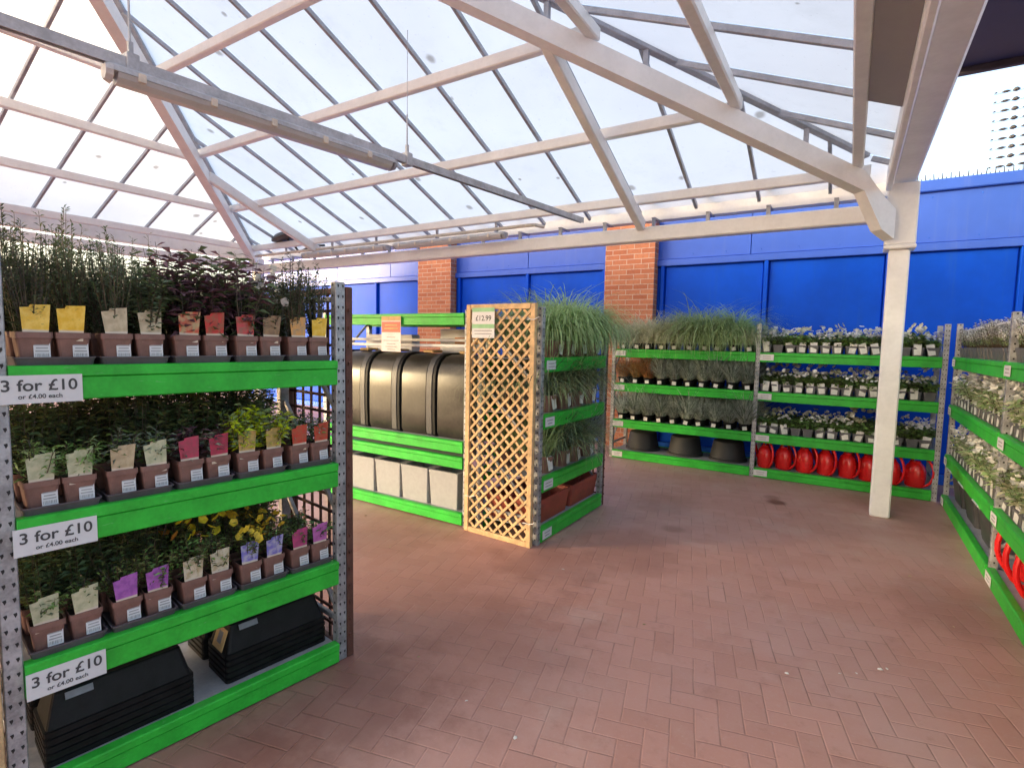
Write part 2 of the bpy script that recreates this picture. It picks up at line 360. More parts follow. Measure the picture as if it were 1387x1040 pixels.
def grass(seed, blades, ln, w, arch, mis=(0, 1), spread=.03, stiff=.5, up=1.0):
    rng = random.Random(seed); mb = MB()
    for k in range(blades):
        a = rng.uniform(0, 2 * pi); r = spread * math.sqrt(rng.random())
        p = Vector((cos(a) * r, sin(a) * r, 0)); a2 = a + rng.uniform(-.7, .7)
        out = Vector((cos(a2), sin(a2), 0)); l = ln * rng.uniform(.55, 1.1)
        ang = pi / 2 * up - rng.random() * stiff; end = ang - arch * rng.uniform(.6, 1.25)
        side = Vector((-sin(a2), cos(a2), 0)); ww = w * rng.uniform(.6, 1.2)
        vs = []; seg = 5
        for i in range(seg + 1):
            f = i / seg; q = ww * (1 - f) ** .6 * (.5 + .5 * min(1, f * 4)) * .5
            vs += [p + side * q, p - side * q]
            th = ang + (end - ang) * f
            p = p + (out * cos(th) + Vector((0, 0, sin(th)))) * (l / seg)
        mb.add(vs, [(2 * i, 2 * i + 1, 2 * i + 3, 2 * i + 2) for i in range(seg)], mis[0] if rng.random() < .65 else mis[1])
    return mb
FOL = {}
def fol(kind, maker, mats, n=3):
    FOL[kind] = [maker(s).mesh('foliage_' + kind, mats) for s in range(n)]
lm = lambda *k: [L[x] for x in k]
fol('upright', lambda s: shrub(s, .38, .07, 34, 38, .03, .0062, up=.9, start=.03), lm('moss', 'darkgreen', 'stem'), 4)
fol('wispy', lambda s: shrub(10 + s, .47, .085, 24, 44, .032, .006, up=1.1, start=.03), lm('darkgreen', 'olive', 'stem'))
fol('bushy', lambda s: shrub(20 + s, .33, .095, 34, 28, .032, .013, up=.5, start=.03), lm('darkgreen', 'moss', 'stem'), 4)
fol('photinia', lambda s: shrub(30 + s, .40, .11, 16, 15, .068, .022, mis=(0, 3), up=.35, start=.1), lm('purple', 'darkgreen', 'stem', 'darkgreen'))
fol('greyleaf', lambda s: shrub(40 + s, .17, .065, 16, 12, .034, .012, up=.4), lm('greygreen', 'midgreen', 'stem'))
fol('fern', lambda s: shrub(50 + s, .16, .085, 22, 13, .045, .008, up=.3), lm('midgreen', 'palegreen', 'stem'))
fol('purpleleaf', lambda s: shrub(60 + s, .15, .075, 14, 13, .04, .015, up=.35), lm('purple', 'greygreen', 'stem'))
fol('lime', lambda s: shrub(70 + s, .22, .10, 26, 17, .044, .02, up=.4), lm('lime', 'palegreen', 'stem'))
fol('low', lambda s: shrub(80 + s, .13, .07, 20, 12, .028, .011, up=.4), lm('midgreen', 'darkgreen', 'stem'))
fol('olive', lambda s: shrub(90 + s, .19, .08, 24, 13, .026, .010, up=.4, flower=3, nfl=0), lm('olive', 'midgreen', 'stem', 'yellow'))
fol('yellowflower', lambda s: shrub(100 + s, .23, .085, 24, 13, .026, .010, up=.4, flower=3, nfl=13), lm('olive', 'midgreen', 'stem', 'yellow'))
fol('orangeflower', lambda s: shrub(110 + s, .22, .085, 24, 13, .026, .010, up=.4, flower=3, nfl=8), lm('olive', 'midgreen', 'stem', 'orange'))
fol('tallback', lambda s: shrub(120 + s, .31, .105, 34, 24, .036, .015, up=.5, start=.03), lm('darkgreen', 'olive', 'stem'), 4)
fol('whitedots', lambda s: shrub(130 + s, .30, .09, 22, 17, .028, .011, up=.5, flower=3, nfl=10), lm('darkgreen', 'moss', 'stem', 'white'))
fol('fountain', lambda s: grass(140 + s, 620, .66, .0095, 2.9, stiff=.75, spread=.05), lm('grass', 'palegreen'))
fol('fountaindark', lambda s: grass(150 + s, 420, .54, .008, 2.5, stiff=.8, spread=.045), lm('moss', 'grass'))
fol('bronzegrass', lambda s: grass(160 + s, 400, .50, .007, 2.5, stiff=.8, spread=.045), lm('bronze', 'palegreen'))
fol('palegrass', lambda s: grass(170 + s, 420, .46, .0085, 2.3, stiff=.85, spread=.05), lm('cream', 'cream'))
fol('greengrass', lambda s: grass(180 + s, 520, .64, .0095, 2.6, stiff=.75, spread=.045), lm('grass', 'palegreen'))
fol('festuca', lambda s: grass(190 + s, 460, .36, .0095, 1.1, stiff=.85, spread=.05), lm('blue', 'greygreen'))
fol('orangegrass', lambda s: grass(200 + s, 320, .30, .006, 1.3, stiff=.75, spread=.045), lm('orangegrass', 'bronze'))
fol('reed', lambda s: grass(210 + s, 160, .36, .012, .9, stiff=.55, spread=.045), lm('palegreen', 'grass'))
def bedding(seed, h=.10, nfl=9, leafm=(0, 1)):
    mb = shrub(seed, h, .06, 15, 11, .042, .022, up=.35, start=.15)
    rng = random.Random(seed + 500)
    for k in range(nfl):
        blossom(mb, Vector((rng.uniform(-.05, .05), rng.uniform(-.05, .05), h * rng.uniform(.8, 1.4))), rng.uniform(.009, .0145), 3, rng)
    return mb
fol('primula', lambda s: bedding(220 + s, .09, 11), lm('midgreen', 'darkgreen', 'stem', 'white'), 4)
fol('primulayellow', lambda s: bedding(230 + s, .09, 8), lm('midgreen', 'darkgreen', 'stem', 'cream'), 2)
fol('bareleaf', lambda s: bedding(235 + s, .09, 0), lm('midgreen', 'darkgreen', 'stem', 'white'), 2)
def heather(seed):
    rng = random.Random(seed); mb = MB()
    for k in range(42):
        a = rng.uniform(0, 2 * pi); r = .065 * math.sqrt(rng.random()); t = Vector((cos(a) * r * 1.2, sin(a) * r * 1.2, rng.uniform(.10, .17))); b = Vector((cos(a) * r * .5, sin(a) * r * .5, 0))
        mb.tube([b, t], [.0018, .001], 3, 2, cap=False)
        for i in range(14):
            f = .2 + .8 * i / 14; aa = rng.uniform(0, 6.28)
            add_leaf(mb, b.lerp(t, f), Vector((cos(aa), sin(aa), .9)), .022, .011, 3 if f > .45 and rng.random() < .9 else rng.choice((0, 1)), rng)
    return mb
fol('heather', lambda s: heather(240 + s), lm('palegreen', 'greygreen', 'stem', 'white'), 3)
fol('cyclamen', lambda s: bedding(250 + s, .13, 18), lm('palegreen', 'cream', 'stem', 'white'), 4)

# ------------------------------------------------------------------ setting
def ground():
    mb = MB(); mb.add([(-90, -90, 0), (90, -90, 0), (90, 90, 0), (-90, 90, 0)], [(0, 1, 2, 3)])
    o = link('ground', mb.mesh('ground', M['paving'])); o['kind'] = 'structure'; o['label'] = 'red brick herringbone paving'
ground()

def blue_wall():
    Y = 8.0; X0, X1 = -13.0, 4.6
    t = thing('blue_wall', 'long glossy blue panelled wall behind the far green racks', 'wall', (0, Y, 0))
    core = MB(); core.box(X0, X1, .06, .30, 0, 3.42); part('wall_core', core, M['bluelow'], t)
    up = MB(); xs = [X0, -11, -9.6, -8.0, -6.7, -4.75, -2.88, -1.227, .28, 1.54, 3.0, X1]
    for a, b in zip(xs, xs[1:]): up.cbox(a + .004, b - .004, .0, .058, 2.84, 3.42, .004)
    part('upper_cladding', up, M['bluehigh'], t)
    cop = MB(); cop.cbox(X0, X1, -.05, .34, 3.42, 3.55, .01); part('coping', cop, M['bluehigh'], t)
    fx = MB(); x = X0 + .2
    while x < X1:
        for z in (2.9, 3.36): fx.lathe([(.009, 0), (.007, .004), (.002, .006)], 8, T=Matrix.Translation((x, 0, z)) @ Matrix.Rotation(pi / 2, 4, 'X'))
        x += .45
    part('cladding_fixings', fx, M['bluerail'], t)
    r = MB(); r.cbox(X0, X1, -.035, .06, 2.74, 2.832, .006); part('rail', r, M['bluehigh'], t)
    r = MB(); r.cbox(X0, X1, -.02, .06, .0, .12, .006); part('rail', r, M['bluerail'], t)
    for x in (-11.2, -9.8, -8.40, -6.22, -4.75, -3.35, -2.42, -1.02, .33, 1.54, 2.9, 4.3):
        b = MB(); b.cbox(x - .026, x + .026, -.03, .06, .12, 2.74, .006); part('mullion', b, M['bluelow'], t)
    xs = [-12.95, -11.2, -9.8, -8.40, -6.22, -4.75, -3.35, -2.42, -1.02, .33, 1.54, 2.9, 4.3]
    for a, b in zip(xs, xs[1:]):
        p = MB(); p.cbox(a + .04, b - .04, .02, .058, .125, 2.735, .008); part('panel', p, M['bluelow'], t)
    for x0, x1, lab in ((-7.1, -6.30, 'orange brick pier in the blue wall, behind the composters'), (-3.27, -2.50, 'orange brick pier in the blue wall, behind the pale grasses')):
        b = MB(); b.box(0, x1 - x0, -.12, .055, 0, 3.40)
        thing('brick_pier', lab, 'pier', (x0, Y - .052, 0), 0, 'brick piers of the blue wall', b.mesh('brick_pier', M['brick']))
    s = thing('bird_spike_strip', 'row of short upright bird spikes along the blue wall coping', 'bird spikes', (0, Y + .05, 3.552))
    b = MB(); b.box(.35, 2.6, -.015, .015, 0, .008); part('base_strip', b, M['zinc'], s)
    k = 0; x = .40
    while x < 2.55:
        b = MB(); h = .085 if k % 2 == 0 else .04
        b.tube([(x, 0, .008), (x + R0.uniform(-.008, .008), 0, h)], [.007, .004], 5); part('spike', b, M['charcoal'], s); x += .0385; k += 1
blue_wall()

def spindle_screen():
    t = thing('spindle_screen', 'tall open screen with rows of dark spindles above the blue wall', 'screen', (0, 8.62, 0))
    f = MB()
    f.cbox(2.75, 2.81, -.03, .03, 0, 4.85, .004); part('frame_post', f, M['charcoal'], t)
    rows = MB()
    for k in range(10):
        z = 3.665 + k * .1075
        rows.tube([(1.262, 0, z - .012), (2.76, 0, z + .05)], .0025, 4)
        def sp(x, l, r):
            zz = z + (x - 1.26) * .04
            rows.tube([(x, 0, zz), (x + l * .25, 0, zz + .004), (x + l * .6, 0, zz + .006), (x + l, 0, zz + .006)], [.002, r * .8, r, .003], 7)
        sp(1.262, .03, .009); x = 1.325
        while x < 2.6:
            sp(x, .09, .014); sp(x + .1, .072, .026); x += .2
    part('spindle_rows', rows, M['charcoal'], t)
spindle_screen()

# ------------------------------------------------------------------ canopy
T41 = .41
XR, XL, YF, ZE = .32, -9.62, 6.1, 2.92
YN = -3.0
XM = (XR + XL) / 2; YA = YF - (XR - XM)
def zf(y, o=0): return ZE + o + T41 * (YF - y)
def zr(x, o=0): return ZE + o + T41 * (XR - x)
def zl(x, o=0): return ZE + o + T41 * (x - XL)
def canopy():
    t = thing('glazed_canopy', 'large white steel canopy with translucent hipped roof over the plant racks', 'canopy', (0, 0, 0))
    W = M['white']
    def bm(name, a, b, w, h, mat=W):
        mb = MB(); mb.beam(a, b, w, h); part(name, mb, mat, t)
    # corner post with flared cap
    p = MB(); p.cbox(.245, .405, 6.07, 6.23, 0, 2.50, .012); part('post', p, W, t)
    c = MB(); c.cbox(.205, .445, 6.03, 6.27, 2.502, 2.54, .008); c.cbox(.205, .44, 6.045, 6.26, 2.54, 3.09, .01); part('post_cap', c, W, t)
    p = MB(); p.cbox(XL - .08, XL + .08, 6.07, 6.23, 0, 3.05, .012); part('post', p, W, t)
    # lower tie beam below the far eave
    b = MB(); b.cbox(XL, .204, 6.07, 6.2, 2.765, 2.925, .012); part('eave_beam', b, W, t)
    g = MB(); g.prism([(6.33, 3.045), (6.47, 3.045), (6.49, 3.26), (6.46, 3.26), (6.44, 3.075), (6.36, 3.075), (6.34, 3.26), (6.31, 3.26)], 'x', XL - .1, .3); part('gutter', g, W, t)
    # right eave: box gutter
    g = MB(); g.cbox(.235, .42, YN, 6.26, 3.115, 3.30, .015); part('gutter', g, W, t)
    b = MB(); b.cbox(.185, .232, YN, 6.04, 3.02, 3.20, .01); part('eave_beam', b, W, t)
    g = MB(); g.cbox(XL - .12, XL + .06, YN, 6.2, 3.0, 3.19, .015); part('gutter', g, W, t)
    b = MB(); b.cbox(XL + .08, XL + .2, YN, 6.05, 2.79, 2.93, .01); part('eave_beam', b, W, t)
    k = 0
    x = -9.2
    while x < .2:
        b = MB(); b.box(x - .02, x + .02, 6.15, 6.40, 3.028, 3.042); b.box(x - .02, x + .02, 6.16, 6.19, 2.93, 3.027); b.box(x - .015, x + .015, 5.9, 6.305, 3.20, 3.215)
        part('gutter_bracket', b, M['bar'], t); x += .6
    # hip rafters
    def hip(pts, w=.11, h=.15):
        mb = MB(); d = Vector(pts[-1]) - Vector(pts[0]); sd = Vector((d.y, -d.x, 0)).normalized() * (w / 2)
        rings = []
        for q, hh in zip(pts, h):
            q = Vector(q); rings.append([q + sd - Vector((0, 0, hh / 2)), q - sd - Vector((0, 0, hh / 2)), q - sd + Vector((0, 0, hh / 2)), q + sd + Vector((0, 0, hh / 2))])
        mb.loft(rings); part('hip_rafter', mb, W, t)
    A = (XM, YA, zf(YA))
    hip([A, (-.02, 5.76, zf(5.76)), (.13, 5.91, 2.80), (.23, 6.01, 2.71)], .115, [.16, .17, .29, .26])
    hip([A, (XL + .05, YF - .05, zf(YF - .05) + .04)], .115, [.16, .16])
    bm('ridge_beam', A, (XM, YN, A[2]), .11, .16)
    # common rafters
    bm('rafter', (-2.107, 6.06, zf(6.06) + .0), (-2.107, YF - (XR + 2.107) + .05, zf(YF - (XR + 2.107) + .05)), .085, .13)
    bm('rafter', (-7.63, 6.06, zf(6.06) + .06), (-7.63, YF - (-7.63 - XL) + .05, zf(YF - (-7.63 - XL) + .05) + .06), .085, .13)
    for y in (1.14, -2.9):
        bm('rafter', (XM, y, A[2]), (.2, y, zr(.2)), .085, .13); bm('rafter', (XM, y, A[2]), (XL + .1, y, zl(XL + .1)), .085, .13)
    # purlins
    o = .155
    for y in (5.86, 4.90, 3.93, 2.98, 2.05):
        d = YF - y
        bm('purlin', (XL + d + .02, y, zf(y, o)), (XR - d - .02, y, zf(y, o)), .075, .10)
    for d in (.36, 1.23, 2.12, 3.05, 4.0):
        bm('purlin', (XR - d, YF - d - .02, zr(XR - d, o)), (XR - d, YN, zr(XR - d, o)), .085, .10)
    for d in (.27, 1.17, 2.1, 3.02, 4.0):
        bm('purlin', (XL + d, YF - d - .02, zl(XL + d, o)), (XL + d, YN, zl(XL + d, o)), .075, .10)
    # glazing: bars and panes
    og = .245
    B = M['bar']; up_f = (0, T41, 1); up_r = (T41, 0, 1); up_l = (-T41, 0, 1)
    e = .12
    def quad(pts):
        mb = MB(); mb.add(pts, [tuple(range(len(pts)))]); part('roof_panel', mb, M['pane'], t)
    hipY = lambda x: YF - (XR - x) if x > XM else YF - (x - XL)
    xs = [-.26 - .64 * k for k in range(15)]
    for x in xs:
        bm('glazing_bar', (x, YF + e, zf(YF + e, og)), (x, hipY(x) + .02, zf(hipY(x) + .02, og)), .032, .045, B)
    ed = [XR + .05] + xs + [XL - .05]
    ed.sort()
    for a, b in zip(ed, ed[1:]):
        a2, b2 = a + .012, b - .012; z = lambda y: zf(y, og + .028)
        pts = [(b2, YF + e, z(YF + e)), (a2, YF + e, z(YF + e)), (a2, min(YF + e, hipY(a2)), z(min(YF + e, hipY(a2))))]
        if a2 < XM < b2: pts.append((XM, YA, z(YA)))
        pts.append((b2, min(YF + e, hipY(b2)), z(min(YF + e, hipY(b2)))))
        quad(pts)
    ys = [5.82 - .685 * k for k in range(13)]
    hx = lambda y: XR - max(0, YF - y) if y > YA else XM
    hxl = lambda y: XL + max(0, YF - y) if y > YA else XM
    for y in ys:
        bm('glazing_bar', (XR - .08, y, zr(XR - .08, og)), (hx(y) + .02, y, zr(hx(y) + .02, og)), .032, .045, B)
        bm('glazing_bar', (XL - e, y - .3, zl(XL - e, og)), (hxl(y - .3) - .02, y - .3, zl(hxl(y - .3) - .02, og)), .032, .045, B)
    ed = [YN] + ys[::-1] + [YF]
    OPQ = 4.22
    for a, b in zip(ed, ed[1:]):
        a2, b2 = a + .012, b - .012; xe = XR - .08; z = lambda x: zr(x, og + .028)
        pts = [(xe, a2, z(xe)), (xe, b2, z(xe)), (min(xe, hx(b2)), b2, z(min(xe, hx(b2))))]
        if a2 < YA < b2: pts.append((XM, YA, z(XM)))
        pts.append((hx(a2), a2, z(hx(a2)))); quad(pts)
    ed = [YN] + [y - .3 for y in ys[::-1]] + [YF]
    for a, b in zip(ed, ed[1:]):
        if b - a < .05: continue
        a2, b2 = a + .012, b - .012; xe = XL - e; z = lambda x: zl(x, og + .028)
        pts = [(xe, b2, z(xe)), (xe, a2, z(xe)), (hxl(a2), a2, z(hxl(a2)))]
        if a2 < YA < b2: pts.append((XM, YA, z(XM)))
        pts.append((hxl(b2), b2, z(hxl(b2)))); quad(pts)
    # hip flashing above the right hip, with short stubs
    off = Vector((0, 0, og + .01))
    bm('hip_flashing', Vector((XR - .3, YF - .3, zf(YF - .3))) + off, Vector(A) + off, .07, .05, B)
    bm('hip_flashing', Vector((XL + .05, YF - .05, zf(YF - .05))) + off, Vector(A) + off, .07, .05, B)
    for d in (.75, 1.28, 1.82, 2.4, 3.0):
        q = Vector((XR - d, YF - d, zf(YF - d))); bm('hip_stub', q + Vector((0, 0, .075)), q + Vector((0, 0, .225)), .04, .04, B) if 0 else None
        mb = MB(); mb.box(q.x - .02, q.x + .02, q.y - .02, q.y + .02, q.z + .07, q.z + .232); part('hip_stub', mb, B, t)
    # opaque sheet closing the lowest strip of the near right slope
    mb = MB(); z0 = lambda x: zr(x, .145)
    mb.loft([[(.0, YN, z0(.0)), (.183, YN, z0(.183)), (.183, YN, z0(.183) - .02), (.0, YN, z0(.0) - .02)], [(.0, OPQ, z0(.0)), (.183, OPQ, z0(.183)), (.183, OPQ, z0(.183) - .02), (.0, OPQ, z0(.0) - .02)]])
    part('roof_sheet', mb, M['panel'], t)
canopy()

def dark_canopy():
    t = thing('dark_roof_overhang', 'dark flat roof overhang jutting out beyond the white canopy edge', 'roof', (0, 0, 0))
    b = MB(); b.cbox(.62, 2.05, 3.2, 7.40, 4.52, 4.95, .01); part('soffit', b, M['soffit'], t)
    b = MB(); b.cbox(.60, 2.1, 7.402, 7.47, 4.46, 5.0, .01); part('fascia', b, M['soffit'], t)
    for y in (3.4, 6.9):
        b = MB(); b.cbox(1.78, 1.98, y, y + .2, 0, 4.518, .01); part('column', b, M['soffit'], t)
dark_canopy()

def sun_blocker(y0, y1, label):  # unseen buildings added to block low sun; the gap lets patches through
    t = thing('sun_block_building', label, 'building', (-14, y0, 0), 0, 'added sun blocking buildings beside the canopy')
    b = MB(); b.box(0, 1.6, 0, y1 - y0, 0, 6.2); part('wall', b, M['brick'], t)
    b = MB(); b.cbox(-.2, 1.8, -.05, y1 - y0 + .05, 6.203, 6.4, .02); part('roof', b, M['panel'], t)
    y = 1.0
    while y < y1 - y0 - 1.5:
        b = MB(); b.cbox(1.605, 1.66, y, y + 1.1, .9, 2.2, .01); w_ = part('window', b, M['white'], t); b = MB(); b.box(1.662, 1.664, y + .08, y + 1.02, .98, 2.12); part('pane', b, M['black'], w_); y += 2.6
sun_blocker(-2.6, 2.6, 'unseen brick block added to shade the canopy, nearer the blue wall')
sun_blocker(-17, -7.2, 'longer unseen brick block added to shade the canopy, away from the blue wall')

def cable_channel():
    a, b = Vector((-3.55, -.6, 3.0)), Vector((-2.715, 5.78, 3.0)); d = (b - a).normalized(); sd = Vector((d.y, -d.x, 0))
    t = thing('cable_channel', 'long grey steel channel slung under the roof carrying the light fitting', 'channel', a)
    m = MB(); rings = []
    prof = [(-.022, -.028), (-.022, .03), (.022, .03), (.022, -.028), (.016, -.028), (.016, .022), (-.016, .022), (-.016, -.028)]
    m.loft([[p + sd * x + Vector((0, 0, z)) for x, z in prof] for p in (Vector((0, 0, 0)), b - a)]); part('channel', m, M['zinc'], t)
    for s_, top, nm in ((2.02, 1.0, 'hanger'), (3.86, .98, 'hanger')):
        p = d * s_
        h = MB(); h.cbox(p.x - .035, p.x + .035, p.y - .03, p.y + .03, -.045, .055, .004); h.cbox(p.x - .012, p.x + .012, p.y - .012, p.y + .012, .055, .12, .003)
        h.tube([p + Vector((0, 0, .11)), p + Vector((0, 0, .35))], .006, 6); h.tube([p + Vector((0, 0, .35)), p + Vector((.0, 0, top))], .0025, 5)
        part('hanger', h, M['zinc'], t)
    # weatherproof batten lamp clipped below
    s0, s1 = 1.93, 3.70
    def lamp(name, label, loc, L0, axis_ang, group):
        r = thing(name, label, 'light fitting', loc, axis_ang, group)
        prof = [(-.05, -.03), (-.062, -.005), (-.06, .02), (-.04, .035), (.04, .035), (.06, .02), (.062, -.005), (.05, -.03), (.025, -.052), (-.025, -.052)]
        b2 = MB(); b2.loft([[(0, y, z) for y, z in prof[1:7]], [(L0, y, z) for y, z in prof[1:7]]]); part('housing', b2, M['zinc'], r)
        b2 = MB(); dp = [(-.058, -.006), (.058, -.006), (.048, -.03), (.025, -.052), (-.025, -.052), (-.048, -.03)]
        b2.loft([[(.02, y, z) for y, z in dp], [(L0 - .02, y, z) for y, z in dp]]); part('diffuser', b2, M['lampglass'], r)
        for x in (0, L0):
            e = MB(); q = -1 if x == 0 else 1
            e.loft([[(x, y * 1.02, z * 1.02) for y, z in prof], [(x + q * .03, y * .8, z * .8) for y, z in prof]]); part('end_cap', e, M['zinc'], r)
        n = 6 if L0 > 1.8 else 5
        for k in range(n):
            x = L0 * (k + .35) / n
            for sg in (-1, 1):
                e = MB(); e.cbox(x - .018, x + .018, min(sg * .052, sg * .067), max(sg * .052, sg * .067), -.028, .018, .003); part('clip', e, M['beige'], r)
        return r
    p = a + d * s0 - Vector((0, 0, .066))
    lamp('batten_light', 'long grey weatherproof batten light hanging under the steel channel', p, s1 - s0, math.atan2(d.y, d.x), 'batten lights')
    lamp('batten_light', 'small batten light running along the white eave beam', (-5.75, 5.86, 2.955), 1.9, 0, 'batten lights')
    lamp('batten_light', 'batten light on the eave beam nearest the roof corner', (-7.85, 5.86, 2.955), 1.9, 0, 'batten lights')
    c = MB(); c.tube([(-9.3, 5.90, 3.045), (-3.5, 5.90, 3.045), (-3.44, 5.93, 3.05), (-3.42, 6.05, 3.055), (-3.42, 6.12, 3.06)], .022, 8)
    t = thing('conduit_pipe', 'thin beige conduit pipe running above the small batten lights', 'pipe', (0, 0, 0)); part('pipe', c, M['beige'], t, True)
    for x in (-8.4, -7.2, -6.2, -5.0, -4.0):
        q = MB(); q.cbox(x - .015, x + .015, 5.885, 5.915, 3.068, 3.14, .003); q.cbox(x - .02, x + .02, 5.875, 5.925, 3.01, 3.03, .003); part('bracket', q, M['bar'], t)
cable_channel()

def dark_lamp():
    t = thing('flood_lamp', 'dark oval lamp head on bent arm beside the roof corner', 'lamp', (-8.3, 5.84, 3.30))
    b = MB(); b.lathe([(.02, -.05), (.20, -.045), (.27, -.02), (.27, .0), (.22, .05), (.12, .085), (.02, .09)], 20, 1.35, .6, T=Matrix.Rotation(radians(-7), 4, 'Y')); part('lamp_head', b, M['charcoal'], t, True)
    b = MB(); b.cbox(-.30, -.20, -.09, -.04, -.045, -.01, .005); part('lens', b, M['greywhite'], t)
    b = MB(); b.tube([(.02, 0, -.05), (.1, .05, -.12), (.2, .1, -.26), (.32, .15, -.20), (.52, .2, -.16), (.7, .22, -.165)], .02, 7); part('arm', b, M['charcoal'], t, True)
dark_lamp()

# ------------------------------------------------------------------ racks
def rack(label, org, ang, lens, depth, tops, H=1.86, cards=None, bh=.115, holes=True, bottom_z0=None):
    t = thing('shelving_rack', label, 'rack', (org[0], org[1], 0), ang, 'green and grey shelving racks')
    uw, ud = .05, .045
    us = [0]
    for l in lens: us.append(us[-1] + l)
    for i, u in enumerate(us):
        a = u if i == 0 else (u - uw if i == len(us) - 1 else u - uw / 2)
        for v, front in ((0, True), (depth - ud, False)):
            b = MB(); b.cbox(a, a + uw, v, v + ud, 0, H, .003)
            if front and holes:
                for k in range(int(H / .05)):
                    z = .04 + k * .05
                    for dx in (.013, .037):
                        cx = a + dx
                        b.add([(cx - .005, v - .0012, z + .006), (cx + .004, v - .0012, z + .008), (cx + .005, v - .0012, z + .0), (cx, v - .0012, z - .009)], [(0, 3, 2, 1)], 1)
                    for sx in (a - .0012, a + uw + .0012):
                        b.add([(sx, v + .018, z), (sx, v + .028, z), (sx, v + .028, z + .012), (sx, v + .018, z + .012)], [(0, 1, 2, 3)], 1)
            part('upright', b, [M['galv'], M['dark']], t)
        b = MB()
        for z0, z1 in ((.25, .75), (.75, 1.25), (1.25, 1.75)):
            b.beam((a + uw / 2, ud, z0), (a + uw / 2, depth - ud, z1), .02, .02)
        for z in (.2, H - .08): b.beam((a + uw / 2, ud, z), (a + uw / 2, depth - ud, z), .02, .025)
        part('end_brace', b, M['galv'], t)
    for bi, (a, b_) in enumerate(zip(us, us[1:])):
        x0 = a + (uw if bi == 0 else uw / 2) + .001; x1 = b_ - (uw if bi == len(lens) - 1 else uw / 2) - .001
        for si, top in enumerate(tops):
            z0 = max(top - bh, .004); h = top - z0
            prof = [(-.012, z0 + .004), (-.008, z0), (.03, z0), (.03, top), (-.010, top), (-.016, top - .004), (-.016, top - h * .30), (-.012, top - h * .32), (-.007, top - h * .34), (-.012, top - h * .36)]
            m = MB(); m.prism(prof, 'x', x0, x1); bo = part('shelf_beam', m, M['green'], t)
            m = MB(); m.prism([(depth - .03, z0), (depth + .01, z0), (depth + .01, top), (depth - .03, top)], 'x', x0, x1); part('rear_beam', m, M['green'], t)
            m = MB(); m.cbox(x0 + .002, x1 - .002, .032, depth - .032, top - .022, top - .006, .002); part('shelf_deck', m, M['deck'], t)
            for cd in (cards or {}).get((bi, si), []):
                cx, cw, ch, texts = cd
                m = MB(); zc = z0 + h * .32 if texts else z0 + h * .5
                zl_, zh = (z0 - .004, z0 - .004 + ch) if texts else (z0 + h * .5 - ch / 2, z0 + h * .5 + ch / 2)
                yv = -.0185
                m.box(x0 + cx, x0 + cx + cw, yv - .0015, yv, zl_, zh)
                if texts:
                    for s_, size, fz in texts:
                        text_into(m, s_, size, (x0 + cx + cw / 2, yv - .0027, zl_ + ch * fz))
                else:
                    rr = random.Random(bi * 10 + si)
                    for q in range(2):
                        w0 = cw * rr.uniform(.45, .7)
                        zz = zl_ + ch * (.32 + .34 * q); m.box(x0 + cx + (cw - w0) / 2, x0 + cx + (cw + w0) / 2, yv - .0026, yv - .0016, zz - .004, zz + .004, 1)
                part('price_card', m, [M['card'], M['ink'] if texts else M['inkpale']], bo)
    Mx = Matrix.Translation((org[0], org[1], 0)) @ Matrix.Rotation(ang, 4, 'Z')
    return Mx, us

small = lambda n, w=.15: {(b, s): [(.0, w, .072, None)] for b in range(n) for s in range(4)}
TOPS = [1.49, 1.00, .515, .10]
# near rack
ANG = math.atan2(1.174, .171)
bigcard = [('3 for £10', .050, .62), ('or £4.00 each', .0195, .24)]
NR, _ = rack('tall plant rack with 3 for £10 cards beside the wooden end trellis', (-2.2247, .522), ANG, [1.24], .60, TOPS,
             cards={(0, 0): [(-.035, .215, .090, bigcard)], (0, 1): [(-.012, .215, .090, bigcard)], (0, 2): [(.0, .212, .090, bigcard)]})
SR, _ = rack('short rack of arching grasses behind the pale lattice panel', (-1.985, 3.575), pi / 2, [1.29], .60, [1.475, 1.03, .53, .13], cards=small(1))
CR, _ = rack('low rack of black composters next to the pale lattice panel', (-4.53, 3.585), 0, [1.85], .62, [1.822, .735, .60, .112], bh=.10, H=1.85, cards={})
FR, FU = rack('long two bay rack of grasses and white flowers against the blue wall', (-2.80, 7.06), 0, [1.86, 1.80], .60, [1.52, 1.05, .545, .115], cards=small(2))
RR, RU = rack('aisle rack of white flowering plants facing the black trays aisle', (.90, 7.03), -pi / 2, [2.20, 2.0, 1.9], .60, [1.525, 1.04, .53, .11], cards=small(3, .17))

def wloc(Mx, u, v, z): return Mx @ Vector((u, v, z))

# ------------------------------------------------------------------ pot plants
def square_pot_mesh(name, w, h, mat):
    b = MB(); hw = w / 2
    b.rect_loft([(hw * .76, hw * .76, 0), (hw * .93, hw * .93, h * .80), (hw, hw, h * .805), (hw, hw, h), (hw * .93, hw * .93, h), (hw * .91, hw * .91, h * .88)], 0, cap=True, rad=.008)
    # soil sits in the last ring's cap
    me = b.mesh(name, [mat, M['soil']]); me.polygons[-1].material_index = 1; return me
POT = square_pot_mesh('pot', .096, .10, M['pot'])
POTG = square_pot_mesh('pot', .114, .10, M['silver'])
def round_pot_mesh(r, h, mat):
    b = MB(); b.lathe([(r * .72, 0), (r * .93, h * .8), (r, h * .8), (r, h), (r * .94, h), (r * .9, h * .88)], 18)
    me = b.mesh('pot', [mat, M['soil']], True); me.polygons[-1].material_index = 1; return me
POTR = round_pot_mesh(.085, .14, M['pot']); POTK = round_pot_mesh(.075, .09, M['black'])
